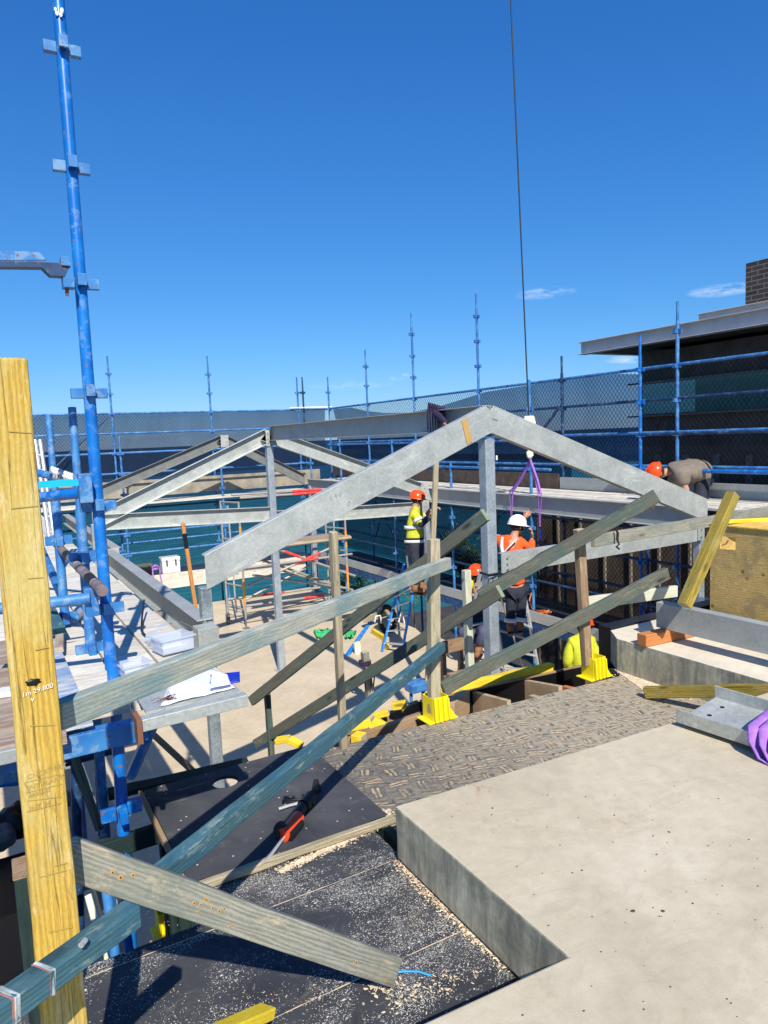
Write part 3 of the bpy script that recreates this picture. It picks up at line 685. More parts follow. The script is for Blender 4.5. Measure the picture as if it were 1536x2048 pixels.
def chain(name, O, U, V, w, h, parent, mat='wire', s=.078, rr=.0036, tie=True):
    """chain wire mesh: two families of diagonal wires inside the w x h rectangle"""
    O, U, V = Vector(O), Vector(U).normalized(), Vector(V).normalized(); N = U.cross(V); b = MB()
    asp = 1.25
    for sg in (1, -1):
        k_ = -h/asp
        while k_ < w + h/asp:
            # u = k + sg*v/asp
            pts = []
            for v in (0.0, h):
                pts.append((k_+sg*v/asp, v))
            (u0, v0), (u1, v1) = pts
            if u1 == u0: k_ += s; continue
            t0, t1 = 0.0, 1.0
            for lim, sgn in ((0.0, 1), (w, -1)):
                a0, a1 = (u0-lim)*sgn, (u1-lim)*sgn
                if a0 < 0 and a1 < 0: t0 = 2
                elif a0 < 0: t0 = max(t0, a0/(a0-a1))
                elif a1 < 0: t1 = min(t1, a0/(a0-a1))
            if t0 < t1:
                A = O+U*(u0+(u1-u0)*t0)+V*(v0+(v1-v0)*t0)+N*rr*sg; B = O+U*(u0+(u1-u0)*t1)+V*(v0+(v1-v0)*t1)+N*rr*sg
                b.tube(A, B, rr, n=3, caps=False)
            k_ += s
    return b.build(name, mat, parent)
def cloth(name, pts_top, pts_bot, parent, off, mat='shade_cloth', rows=10):
    """hanging net sheet between an upper and a lower polyline (same count), gently billowed along off"""
    b = MB(); m = len(pts_top); off = Vector(off); g = []
    sub = 6; T_, B_ = [], []
    for i in range(m-1):
        for j in range(sub):
            f = j/sub; T_.append(Vector(pts_top[i]).lerp(Vector(pts_top[i+1]), f)); B_.append(Vector(pts_bot[i]).lerp(Vector(pts_bot[i+1]), f))
    T_.append(Vector(pts_top[-1])); B_.append(Vector(pts_bot[-1])); w = len(T_)
    for r in range(rows+1):
        for i in range(w):
            p = T_[i].lerp(B_[i], r/rows); q = noise.noise(p*Vector((1, 1, 1)).x*.9)+.5*noise.noise(p*2.7)
            b_ = math.sin(math.pi*r/rows)
            g.append(p+off*(.35+b_*(.7+1.2*q)))
    b.add(g, [(r*w+i, r*w+i+1, (r+1)*w+i+1, (r+1)*w+i) for r in range(rows) for i in range(w-1)], True)
    return b.build(name, mat, parent)

XO, XI, YO, YI, TOP = 9.0, 8.0, 18.9, 17.95, 2.42
# ---- right hand run (along the depth of the site)
sr = thing('scaffold', (8.5, 10, -4.8), 'blue tube scaffold with chain wire mesh running beside the house to the far corner', 'scaffold')
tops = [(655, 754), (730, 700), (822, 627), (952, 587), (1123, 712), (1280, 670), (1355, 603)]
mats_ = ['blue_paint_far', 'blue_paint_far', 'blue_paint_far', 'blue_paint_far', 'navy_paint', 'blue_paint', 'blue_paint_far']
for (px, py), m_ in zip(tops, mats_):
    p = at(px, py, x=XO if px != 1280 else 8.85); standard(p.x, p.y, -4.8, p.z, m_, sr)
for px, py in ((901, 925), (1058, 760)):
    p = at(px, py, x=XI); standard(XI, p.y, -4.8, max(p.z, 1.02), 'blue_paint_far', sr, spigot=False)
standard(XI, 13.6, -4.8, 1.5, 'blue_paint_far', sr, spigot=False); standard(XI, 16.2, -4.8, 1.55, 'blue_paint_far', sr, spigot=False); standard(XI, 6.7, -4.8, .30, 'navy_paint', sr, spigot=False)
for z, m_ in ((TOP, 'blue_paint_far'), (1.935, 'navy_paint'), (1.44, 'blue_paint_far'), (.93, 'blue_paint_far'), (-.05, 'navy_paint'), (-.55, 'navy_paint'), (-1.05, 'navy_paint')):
    tube('ledger', (XO, -.5, z), (XO, YO-.05, z+.02), m_, sr)
tube('ledger', (XO-.35, -.5, .90), (XO-.35, 7.4, .91), 'blue_paint', sr, r=.03)
tube('ledger', (XO-.35, -.5, 1.42), (XO-.35, 7.4, 1.43), 'navy_paint', sr)
tube('ledger', (XI, 8.6, .92), (XI, 16.9, .93), 'blue_paint_far', sr)
tube('ledger', (XI, 9, 1.4), (XI, 16.9, 1.42), 'blue_paint_far', sr, r=.02)
tube('ledger', (XI, 4, -.95), (XI, YO, -.93), 'navy_paint', sr)
p = at(1123, 815, x=XO); q = at(1058, 905, x=XO); tube('brace', (XO-.06, p.y, p.z), (XO-.06, q.y, q.z), 'navy_paint', sr)
for y0, y1 in ((10.6, 11.6), (12.9, 13.9), (15.2, 16.2)):
    tube('brace', (XO-.06, y0, -1.0), (XO-.06, y1, -.1), 'navy_paint', sr); tube('brace', (XO-.06, y0+1, -1.0), (XO-.06, y1-.5, -.1), 'navy_paint', sr)
for y0 in (3.0, 5.4, 7.8, 10.2, 12.6, 15.0):
    for i in range(4):
        y1 = min(y0+2.36, 17.9); xo = XI-.12+i*.245
        b = MB(); b.box((xo, y0, .47+.006*(i % 2)), (xo+.232, y1, .505+.006*(i % 2))); b.build('deck_board', 'deck_plank', sr, bevel=.003)
    for i in range(4):
        xo = XI-.05+i*.25; b = MB(); b.box((xo, y0, -1.60), (xo+.23, y0+2.3, -1.55)); b.build('deck_board', 'dark_deck' if i else 'galvanised_dull', sr)
b = MB(); b.box((XI-.16, 3, -1.62), (XI-.12, 18, -1.45)); b.build('toe_board', 'aluminium', sr)
b = MB(); b.box((XI-.10, 3, -1.80), (XI-.06, 18, -1.66)); b.build('toe_board', 'blue_paint_far', sr)
b = MB(); b.box((XO-.09, 9.4, .52), (XO-.05, 18.6, .78)); b.build('toe_board', 'toe_brown', sr)
b = MB(); b.box((XO-.09, 1, .52), (XO-.05, 9.35, .72)); b.build('toe_board', 'galvanised_dull', sr)
chain('mesh_panel', (XO+.035, -.2, .52), (0, 1, 0), (0, 0, 1), 19.0, TOP-.52, sr)
chain('mesh_panel', (XO+.035, -.2, -1.5), (0, 1, 0), (0, 0, 1), 19.0, 1.85, sr)
# sagging shade cloth outside the mesh
tp = []
for px, py in ((664, 815), (700, 815), (730, 822), (770, 826), (820, 825), (875, 813), (921, 799), (968, 784), (1020, 776), (1085, 764), (1125, 757)):
    q = at(px, py, x=XO+.06); tp.append((XO+.06, min(q.y, 18.85), min(q.z, TOP)))
tp += [(XO+.06, 8.2, TOP-.01), (XO+.06, 7.75, TOP-.06)]
cloth('shade_cloth', tp, [(x, y, 1.0) for x, y, z in tp], sr, (.10, 0, 0))
lt = [(XO+.09, y, .50) for y in (18.85, 16, 13, 10.1)]
cloth('shade_cloth', lt, [(x, y, -1.6) for x, y, z in lt], sr, (.06, 0, 0))
lt = [(XO+.10, y, 1.12) for y in (13.2, 11, 9.3)]
cloth('shade_cloth', lt, [(x, y, .55) for x, y, z in lt], sr, (.05, 0, 0))

# ---- far run
sf = thing('scaffold', (3, 18.4, -4.8), 'blue tube scaffold with meshed guardrail along the seaward edge of the site', 'scaffold')
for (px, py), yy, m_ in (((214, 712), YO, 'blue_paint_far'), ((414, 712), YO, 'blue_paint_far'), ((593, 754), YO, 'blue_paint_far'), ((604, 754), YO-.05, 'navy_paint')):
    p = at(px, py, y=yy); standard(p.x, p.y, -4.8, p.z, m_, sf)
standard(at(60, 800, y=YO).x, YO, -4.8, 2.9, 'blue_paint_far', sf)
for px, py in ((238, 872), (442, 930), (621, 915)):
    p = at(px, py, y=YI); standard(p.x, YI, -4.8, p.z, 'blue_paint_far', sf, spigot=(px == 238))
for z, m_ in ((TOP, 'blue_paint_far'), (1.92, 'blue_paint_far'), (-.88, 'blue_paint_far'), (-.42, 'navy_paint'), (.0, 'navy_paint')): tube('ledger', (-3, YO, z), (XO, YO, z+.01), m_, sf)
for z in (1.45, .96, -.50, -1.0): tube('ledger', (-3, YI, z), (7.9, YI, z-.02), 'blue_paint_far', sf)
p = at(214, 835, y=YO); q = at(110, 935, y=YO); tube('brace', (p.x, YO-.06, p.z), (q.x, YO-.06, q.z), 'navy_paint', sf)
b = MB(); b.box((-3, YO-.1, .30), (8.6, YO-.06, .72)); b.build('toe_board', 'tan_board', sf)
for i in range(4):
    b = MB(); b.box((-3, YI-.05+i*.245, .17), (7.9, YI+.18+i*.245, .21)); b.build('deck_board', 'deck_plank', sf, bevel=.003)
for i in range(4):
    b = MB(); b.box((-3, YI-.05+i*.245, -1.66), (7.9, YI+.18+i*.245, -1.62)); b.build('deck_board', 'dark_deck', sf)
b = MB(); b.box((-3, YI-.1, -1.98), (7.6, YI-.06, -1.60)); b.build('toe_board', 'deck_plank', sf)
chain('mesh_panel', (-3, YO+.035, -1.6), (1, 0, 0), (0, 0, 1), 12.0, TOP+1.6, sf)
tt = [(x, YO+.06, TOP-.01) for x in (-3, 0, 2, 4, 6, 7.6, 8.6, 8.95)]
cloth('shade_cloth', tt, [(x, y, .8) for x, y, z in tt], sf, (0, .08, 0))
tube('ledger', (7.8, YO-.05, TOP+.06), (9.1, YO-.05, TOP+.07), 'white_paint', sf)

# bushes beyond the scaffold
def leaf_bush(name, c, rx, ry, rz, n, label, mats=('leaf_green', 'leaf_light')):
    t = thing(name, (c[0], c[1], c[2]-rz), label, 'bush')
    st = MB()
    for i in range(7):
        a = random.random()*6.28; st.tube((c[0], c[1], c[2]-rz-1), (c[0]+rx*.6*math.cos(a), c[1]+ry*.6*math.sin(a), c[2]+rz*random.uniform(.1, .7)), .02, .006, n=5)
    st.build('branches', 'bark', t)
    cl = [(Vector((random.gauss(0, .5)*rx, random.gauss(0, .5)*ry, random.gauss(0, .45)*rz)), random.uniform(.25, .5)) for _ in range(16)]
    for mi, mt_ in enumerate(mats):
        b = MB()
        for _ in range(n if mi == 0 else n//2):
            cc, rr = random.choice(cl); p = Vector(c)+cc+Vector((random.gauss(0, rr*rx*.5), random.gauss(0, rr*ry*.5), random.gauss(0, rr*rz*.5)+(.08 if mi else 0)))
            a = Vector((random.gauss(0, 1), random.gauss(0, 1), random.gauss(0, 1))).normalized(); bb = a.orthogonal().normalized(); L_ = random.uniform(.04, .08)
            b.add([p-a*L_, p+bb*L_*.35, p+a*L_, p-bb*L_*.35], [(0, 1, 2, 3)])
        b.build('leaves', mt_, t)
p = at(930, 1125, x=10.2); leaf_bush('bush', (p.x, p.y, p.z), .55, 1.0, .55, 1500, 'green leafy bush behind the mesh, left of the tall steel column')
p = at(715, 1165, x=10.5); leaf_bush('bush', (p.x, p.y, p.z-.15), .7, 1.3, .45, 1200, 'dark low bush behind the mobile tower near the water', ('leaf_green', 'leaf_green'))

# ================================================================ STEEL PORTAL FRAME
SX = (1.5, 4.40, 7.70); Y1, Y2, Y3 = 5.6, 11.75, 17.5; ZA = 1.80
st = thing('steel_roof_structure', (4.4, 9, FZ), 'galvanised steel roof frame of pitched rafters, posts and long beams', 'steel frame')
def plate(name, c, u, v, w, h, t, mat='galvanised', parent=st, bolts=(), bolt_mat='galvanised_dull'):
    c, u, v = Vector(c), Vector(u).normalized(), Vector(v).normalized(); n_ = u.cross(v)
    mw = Matrix(((u.x, v.x, n_.x, c.x), (u.y, v.y, n_.y, c.y), (u.z, v.z, n_.z, c.z), (0, 0, 0, 1)))
    b = MB(); b.box((-w/2, -h/2, -t/2), (w/2, h/2, t/2), mw); o = b.build(name, mat, parent, mw, .002)
    for (a, e) in bolts:
        k_ = MB(); p = mw @ Vector((a, e, 0)); k_.tube(p-n_*(t/2+.016), p+n_*(t/2+.016), .012, n=6); k_.build('bolt', bolt_mat, o)
    return o
def column(x, y, s, z0, z1, mat='galvanised_blue', parent=st):
    o = beam('column', (x, y, z0), (x, y, z1), s, s, .006, 'box', mat, parent, up=(0, 1, 0), bevel=s*.09)
    plate('base_plate', (x, y, z0+.008), (1, 0, 0), (0, 1, 0), s+.10, s+.10, .014, parent=o)
    return o
# front frame: channels with their flat backs to the camera
def rafters(y, xl, xa, xr, zl, za, zr, d, flip, mat='galvanised', w=.09, t=.010):
    hw = d/2
    for sgn, xe, ze in ((1, xl, zl), (-1, xr, zr)):
        P = Vector((xe, y, ze)); Q = Vector((xa, y, za)); dr = (Q-P).normalized(); up = Vector((-dr.z*sgn, 0, dr.x*sgn)).normalized()
        if up.z < 0: up = -up
        off = up*(-hw)
        slope = abs(dr.z/dr.x)
        beam('rafter', P+off, Q+off, d, w, t, 'C', mat, st, up=up, flip=(flip if sgn > 0 else not flip), cutP=slope*0.98, cutQ=-slope if False else slope*-1.0)
    return
# left end of the front rafter is cut plumb, both meet plumb at the apex
rafters(Y1, 1.455, 4.40, 7.76, .66, 1.83, .62, .262, False)
column(1.5, Y1+.01, .09, FZ, .42, 'galvanised_spangled'); column(4.42, Y1+.06, .12, FZ, 1.50); column(7.68, Y1+.05, .10, FZ, .50)
# front tie on the right half
p = at(1000, 1105, y=Y1-.02); q = at(1408, 1058, y=Y1-.02); p2 = at(1000, 1150, y=Y1-.02)
zc0, zc1 = (p.z+p2.z)/2, at(1408, 1075, y=Y1-.02).z
hh = .205
beam('tie_beam', (4.51, Y1, zc0), (7.62, Y1, zc0-.0), hh, .075, .009, 'C', 'galvanised', st)
plate('end_plate', (4.545, Y1-.048, zc0), (1, 0, 0), (0, 0, 1), .12, hh-.02, .012, bolts=((.01, .06), (.01, 0), (.01, -.06)), bolt_mat='galvanised_spangled')
plate('end_plate', (7.58, Y1-.048, zc0), (1, 0, 0), (0, 0, 1), .10, hh-.02, .012, bolts=((0, .04), (0, -.05)), bolt_mat='galvanised_spangled')
# apex seam
b = MB(); b.box((4.397, Y1-.0495, 1.545), (4.405, Y1-.044, 1.82)); b.build('weld_seam', 'galvanised', st)
# second frame, channels open to the camera
rafters(Y2, 1.5, 4.42, 7.62, .58, 1.80, .60, .25, True)
column(4.44, Y2+.03, .12, FZ, 1.50); column(1.5, Y2+.02, .10, FZ, .40); column(7.66, Y2+.03, .10, FZ, .35)
zt2 = at(600, 1020, y=Y2).z
zl2, zr2 = .44, at(850, 1017, y=Y2).z
for xa_, xb_, za_, zb_ in ((1.55, 4.38, .42, .30), (4.50, 7.62, .22, .13)): beam('tie_beam', (xa_, Y2, za_), (xb_, Y2, zb_), .25, .08, .010, 'C', 'galvanised', st, flip=True)
plate('end_plate', (4.40, Y2-.05, 1.62), (1, 0, 0), (0, 0, 1), .07, .28, .010, bolts=((0, .08), (0, 0), (0, -.08)))
# gussets where frame 2 meets the eave beam
p = at(855, 985, y=Y2-.1); plate('end_plate', (p.x, p.y, p.z), (1, 0, -.4), (.4, 0, 1), .38, .26, .012, bolts=((-.1, .06), (-.1, -.06)))
plate('end_plate', (7.55, Y2-.12, .18), (1, 0, 0), (0, 0, 1), .16, .30, .012, bolts=((0, .08), (0, 0), (0, -.08)))
# third frame
rafters(Y3, 2.2, 5.42, 7.62, .62, 1.80, .62, .25, True, 'galvanised_shaded')
plate('end_plate', (5.42, Y3-.06, 1.62), (1, 0, 0), (0, 0, 1), .20, .30, .012, bolts=((.05, .09), (.05, 0), (.05, -.09)))
column(7.72, Y3, .14, FZ, .35); column(6.72, Y3+.25, .12, FZ, .35); column(2.25, Y3, .10, FZ, .40)
# ridge, eave and left floor beams
beam('ridge_beam', (4.46, Y2+.05, 1.70), (4.46, Y1+.10, 1.70), .25, .09, .010, 'C', 'galvanised_dull', st, flip=True)
beam('eave_beam', (7.70, Y1+.12, .385), (7.70, Y3+.1, .385), .275, .13, .011, 'I', 'galvanised_dull', st)
p = at(400, 1240, x=1.47); q = at(218, 1110, x=1.47)
beam('floor_beam', (1.47, Y1-.05, .045), (1.47, 10.3, .045), .24, .13, .010, 'I', 'galvanised_dull', st)
beam('floor_beam', (1.60, 10.5, .06), (1.60, 17.0, .06), .20, .13, .010, 'I', 'galvanised_dull', st)
plate('end_plate', (1.43, Y1-.20, .02), (1, 0, 0), (0, 0, 1), .16, .26, .16)
plate('end_plate', (1.30, Y1-.06, .02), (1, 0, 0), (0, 0, 1), .26, .14, .012, bolts=((-.04, 0), (-.04, .04)))
plate('end_plate', (1.47, 10.38, .05), (1, 0, 0), (0, 0, 1), .30, .24, .012, bolts=((-.09, -.05), (-.09, .05)))
# strap tape round the front rafter and pencil marks on it
a = at(962, 858, y=Y1-.05)
P0, P1_ = at(928, 838, y=Y1-.052), at(940, 886, y=Y1-.052)
b = MB(); dd = Vector((.030, 0, .012)); b.add([P0-dd, P0+dd, P1_+dd, P1_-dd], [(0, 1, 2, 3)]); b.add([P0-dd+Vector((0, .004, 0)), P0+dd+Vector((0, .004, 0)), P1_+dd+Vector((0, .004, 0)), P1_-dd+Vector((0, .004, 0))], [(3, 2, 1, 0)])
tag(b.build('tape_strap', 'tan_strap'), 'tan tape strap wrapped over the front rafter near its apex', 'strap')
xd = (Vector((4.40, 0, 1.83))-Vector((1.455, 0, .66))).normalized()
p = at(660, 1003, y=Y1-.0485); text('marking', '146', .075, 'galvanised_dull', p, (xd.x, 0, xd.z), (0, -1, 0), st, shear=.25, space=1.25)
p = at(694, 1002, y=Y1-.0485); text('marking', 'o', .075, 'galvanised_dull', p+Vector((0, 0, -.05)), (xd.x, 0, xd.z), (0, -1, 0), st, shear=.3)
b = MB(); p = at(993, 915, y=Y1-.003); b.box((p.x-.008, p.y-.002, p.z-.025), (p.x+.012, p.y+.001, p.z+.02)); b.build('sticker', 'white_plastic', st)
# black strap tied round the middle column
t = thing('ratchet_strap', (4.5, Y1, .2), 'black ratchet strap tied round the tall middle steel column', 'strap')
w = MB(); zz = at(985, 1148, y=Y1).z
w.path([(4.35, Y1-.01, zz), (4.49, Y1-.012, zz), (4.50, Y1+.13, zz), (4.35, Y1+.13, zz)], .004, 6, closed=True, flat=(.004, .012))
w.path([(4.49, Y1-.06, zz-.01), at(1050, 1130, y=Y1-.1), at(1080, 1108, y=Y1-.15), at(1120, 1088, y=Y1-.25)], .004, 6, flat=(.004, .014)); w.build('webbing', 'black_strap', t)
w = MB()
for a_, b_ in ((980, 1172), (988, 1180), (992, 1168), (975, 1176)): w.path([(4.46, Y1-.06, zz), at((a_+980)/2, 1158, y=Y1-.09), at(a_, b_, y=Y1-.07)], .006, 5)
w.build('tail', 'black_strap', t)

# ---- the beam hanging sling, hook and crane wire
cr = thing('crane_hook', at(1058, 845, x=7.62), 'cream crane hook block hanging on a long thin wire above the eave beam', 'crane hook')
hk = at(1058, 846, x=7.62); tpw = at(1021.5, -60, x=7.5)
tpw = Vector((hk.x-.08, hk.y+.1, 0)) if False else at(1021, -8, d=11.0)
w = MB(); w.tube(hk+Vector((0, 0, .05)), hk+(tpw-hk)*1.6, .011, n=8); w.build('wire', 'cable_steel', cr)
w = MB(); pts = [(-.085, -.09), (.085, -.09), (.10, 0), (.075, .11), (-.075, .11), (-.10, 0)]
for s_ in (0,): 
    vs = [hk+Vector((x*.86, x*-.5, z))+Vector((.03, .05, 0)) for x, z in pts]+[hk+Vector((x*.86, x*-.5, z))-Vector((.03, .05, 0)) for x, z in pts]
    w.add(vs, [tuple(range(6)), tuple(reversed(range(6, 12)))]+[(i, 6+i, 6+(i+1) % 6, (i+1) % 6) for i in range(6)])
w.build('counterweight', 'cream_paint', cr, bevel=.015)
lo = at(1060, 915, x=7.62)
w = MB(); w.tube(hk, lo+Vector((0, 0, .06)), .012, n=8); w.build('chain', 'cable_steel', cr)
w = MB(); w.sphere(lo+Vector((0, 0, .05)), .065, (1, .6, 1), lump=.3); w.build('swivel', 'cream_paint', cr)
w = MB(); w.path([lo+Vector((.0, 0, .03)), lo+Vector((.05, 0, -.0)), lo+Vector((.04, 0, -.06)), lo+Vector((-.01, 0, -.07)), lo+Vector((-.04, 0, -.03))], .013, 8); w.build('hook', 'cable_steel', cr)
t = thing('lifting_sling', lo, 'purple webbing sling hung from the crane hook round the eave beam', 'sling')
bx = 7.70
for yc, sx_, tail in ((at(1030, 1000, x=bx).y, -1, 0), (at(1087, 1000, x=bx).y, 1, 1)):
    for o_ in (-.03, .03):
        w = MB(); top = lo+Vector((0, 0, -.05))
        w.path([top+Vector((0, o_*.3, 0)), Vector((bx-.05, top.y+(yc-top.y)*.55+o_*.5, .78)), Vector((bx-.075, yc+o_, .56)), Vector((bx-.085, yc+o_*1.3, .50)), Vector((bx-.085, yc+o_*.5, .30)), Vector((bx-.085, yc+o_*.3, .05))], .01, 6, flat=(.006, .022)); w.build('webbing', 'purple_web', t)
w = MB(); p = Vector((bx-.09, at(1087, 1000, x=bx).y, .02)); w.path([p, p+Vector((0, 0, -.18))], .018, 8, flat=(.012, .03)); w.build('label_tag', 'blue_plastic', t)
# shackle and dark sling on the ridge beam
p = at(868, 850, x=4.40)
t = thing('lifting_sling', p, 'dark purple sling and rusty shackle draped over the ridge beam', 'sling')
w = MB()
for i in range(5):
    dy = (i-2)*.035; w.path([(4.51, p.y+dy, 1.60), (4.50, p.y+dy, 1.84), (4.40, p.y+dy*1.2, 1.86+.01*i), (4.385, p.y+dy*1.4, 1.78), (4.385+.01*i, p.y+dy*1.9+.03, 1.54+.02*i)], .012, 6, flat=(.008, .026))
w.build('webbing', 'dark_purple_web', t)
w = MB(); w.path([at(868, 826, x=4.38), at(880, 834, x=4.37), at(893, 850, x=4.36)], .03, 8, flat=(.02, .04)); w.build('webbing', 'dark_purple_web', t)
q = at(890, 858, x=4.33); w = MB(); w.path([q+Vector((0, .05, .03)), q+Vector((0, .0, .06)), q+Vector((0, -.05, .02)), q+Vector((0, -.03, -.05)), q+Vector((0, .04, -.04))], .014, 8, closed=True); w.build('shackle', 'brown_timber', t)

# ================================================================ LEFT SCAFFOLD AND DECK
ZD = .5
sc = thing('scaffold', (.45, 3.3, FZ), 'near blue tube scaffold with tall pole, stained plank deck and steel beams at left', 'scaffold')
p0 = at(222, 1338, y=3.45); p1 = at(114, -30, y=3.62); pl = at(262, 1915, y=3.32)
mp = MB(); mp.tube(p0, p1, .0262, n=20); main = mp.build('standard', 'blue_paint', sc)
# brackets on the near pole at the heights seen in the photo
for py in (100, 335, 566, 786, 1012, 1218):
    tt_ = None; best = 1e9
    for i in range(401):
        q = p0.lerp(p1, i/400); d_ = q-CAMP; yy_ = 1024-FPX*d_.dot(CU)/d_.dot(CF)
        if abs(yy_-py) < best: best = abs(yy_-py); tt_ = q
    b = MB(); c = tt_
    for dx, dy in ((1, 0), (-1, 0), (0, -1), (0, 1)):
        if dx: b.box((c.x+min(dx*.024, dx*.078), c.y-.016, c.z-.024), (c.x+max(dx*.024, dx*.078), c.y+.016, c.z+.022))
        else:
            # U pressing: two side cheeks and a front
            y0, y1 = (c.y-.06, c.y-.024) if dy < 0 else (c.y+.024, c.y+.06)
            b.box((c.x-.019, y0, c.z-.018), (c.x-.014, y1, c.z+.034)); b.box((c.x+.014, y0, c.z-.018), (c.x+.019, y1, c.z+.034))
            if dy < 0: b.box((c.x-.019, y0-.005, c.z-.018), (c.x+.019, y0, c.z+.034))
    b.build('bracket', 'blue_paint_worn', main, bevel=.002)
b = MB(); q = p0.lerp(p1, .975 if False else (0)); 
# white paint splash near the top of the pole
spl = at(120, 32, y=3.60)
b = MB()
for i in range(9):
    a_ = random.uniform(-.9, .9); zz_ = random.uniform(-.02, .022); ax = (p1-p0).normalized()
    c_ = spl+ax*zz_ ; b.sphere(c_+Vector((math.sin(a_)*.0245, -math.cos(a_)*.0245, 0)), random.uniform(.004, .009), (1, .35, 1.3), 8, 6)
b.build('paint_splash', 'white_paint', main)
lowpole = MB(); lowpole.tube(Vector((p0.x+.01, p0.y, p0.z+.03)), pl+(pl-p0)*.35, .0285, n=16); lp = lowpole.build('standard', 'blue_paint', sc)
for py in (1622,):
    q = at(243, py, y=3.35); b = MB()
    b.box((q.x-.09, q.y-.018, q.z-.03), (q.x-.026, q.y+.018, q.z+.03)); b.box((q.x+.026, q.y-.018, q.z-.02), (q.x+.09, q.y+.018, q.z+.04)); b.box((q.x-.018, q.y-.08, q.z-.03), (q.x+.018, q.y-.026, q.z+.03)); b.build('bracket', 'blue_paint', lp, bevel=.002)
# two worn poles behind it
for (a_, b_, yy, zlo) in (((144, 815), (182, 1298), 4.05, FZ), ((97, 830), (130, 1235), 4.75, FZ)):
    q0 = at(*b_, y=yy-.05); q1 = at(*a_, y=yy+.12); b = MB(); b.tube(q0+(q0-q1)*1.2, q1+(q0-q1)*.42, .0265, n=16); b.tube(q1+(q0-q1)*.43, q1, .0205, n=14); o = b.build('standard', 'blue_paint_worn', sc)
    for f in (.62, 1.0): c = MB(); z_ = q1.lerp(q0, f); bracket(c, z_.x, z_.y, z_.z); c.build('bracket', 'blue_paint_worn', o)
# hop-up bracket arm reaching in from the left at head height
def ext(name, pix, y, t, mat, par):
    P_ = [at(px, py, y=y) for px, py in pix]; n_ = len(P_); b = MB(); b.add(P_+[p+Vector((0, t, 0)) for p in P_], [tuple(range(n_)), tuple(reversed(range(n_, 2*n_)))]+[(i, n_+i, n_+(i+1) % n_, (i+1) % n_) for i in range(n_)]); return b.build(name, mat, par, bevel=.0015)
ar = ext('bracket_arm', [(-300, 497), (-300, 522), (93, 520), (80, 505), (60, 503)], 3.50, .012, 'blue_paint_worn', sc)
ext('lower_flange', [(-300, 520), (-300, 531), (84, 535), (100, 551), (130, 553), (138, 535), (122, 526), (60, 522)], 3.46, .05, 'navy_paint', ar)
ext('end_lug', [(122, 512), (122, 530), (142, 532), (140, 514)], 3.45, .06, 'blue_paint_worn', ar)
ext('end_lug', [(126, 554), (127, 574), (150, 575), (150, 555)], 3.45, .06, 'blue_paint_worn', ar)
p_ = at(134, 575, y=3.48); q_ = at(134, 592, y=3.48); arm = MB(); arm.tube(p_, q_, .009, .007, n=10); arm.build('wedge_pin', 'rust_wire', ar)
# ledgers and transoms
tube('ledger', at(-60, 1010, y=4.10), at(163, 986, y=3.55), 'blue_paint', sc, r=.0255)
tube('ledger', at(-60, 1224, y=3.5), at(181, 1196, y=3.38), 'blue_paint_worn', sc, r=.026)
b = MB(); b.box(at(60, 972, y=3.40)-Vector((.3, .0, .012)), at(176, 962, y=3.40)+Vector((0, .006, .012))); b.build('toe_clip', 'cyan_paint', sc)
q = at(174, 978, y=3.42); b = MB(); b.box((q.x-.035, q.y-.03, q.z-.06), (q.x+.02, q.y+.03, q.z+.07)); b.build('wedge_bracket', 'blue_paint_worn', sc, bevel=.003)
q = at(186, 1200, y=3.42); b = MB(); b.box((q.x-.035, q.y-.03, q.z-.07), (q.x+.02, q.y+.03, q.z+.06)); b.build('wedge_bracket', 'blue_paint_worn', sc, bevel=.003)
tube('ledger', at(-20, 925, y=5.1), at(104, 952, y=4.75), 'blue_paint_worn', sc, r=.024)
# rusty taped tube lying along the run
q0, q1 = at(205, 1182, x=.42), at(114, 1090, x=.40); tube('ledger', q0, q1, 'rust_tube', sc, r=.024)
for f in (.12, .62):
    a_ = q0.lerp(q1, f); c_ = q0.lerp(q1, f+.10); tube('tape_band', a_, c_, 'rubber', sc, r=.0245)
tube('ledger', at(110, 1160, x=.38), at(62, 1050, x=.36), 'blue_paint_worn', sc, r=.026)
# sea end of deck, planks run away from camera
def planks(x0, x1, y0, y1, n, z, mat, parent, gap=.008):
    w_ = (x1-x0)/n
    for i in range(n):
        dz = random.uniform(-.006, .006); b = MB(); b.box((x0+i*w_, y0+random.uniform(-.03, .03), z-.036+dz), (x0+(i+1)*w_-gap, y1+random.uniform(-.1, .1), z+dz)); b.build('deck_board', mat, parent, bevel=.003)
planks(.26, .92, 3.05, 6.8, 3, ZD-.02, 'deck_plank', sc); planks(.10, .90, 6.9, 12.5, 4, ZD-.03, 'deck_plank', sc); planks(.0, .90, 12.6, 17.5, 4, ZD-.03, 'deck_plank', sc)
planks(-.95, .24, 4.6, 12, 5, ZD-.06, 'deck_plank', sc, gap=.03)
b = MB(); b.box((.10, 2.86, ZD-.005), (.30, 4.9, ZD+.008)); b.build('deck_sheet', 'peeling_board', sc)
b = MB(); b.box((-.95, 3.0, ZD-.01), (.06, 4.4, ZD+.018)); b.build('deck_sheet', 'brown_ply', sc)
b = MB(); b.box((-.95, 2.80, ZD-.03), (.2, 2.98, ZD+.012)); b.build('deck_sheet', 'brown_ply', sc)
beam('transom', (-1.0, 2.88, ZD-.075), (.50, 2.90, ZD-.075), .085, .06, .006, 'box', 'blue_paint_worn', sc)
beam('transom', (-1.0, 2.80, ZD-.02), (.10, 2.80, ZD-.02), .05, .05, .006, 'box', 'galvanised_dull', sc)
beam('transom', (-1.0, 3.3, ZD-.30), (.1, 3.3, ZD-.30), .05, .05, .006, 'box', 'blue_paint_worn', sc)
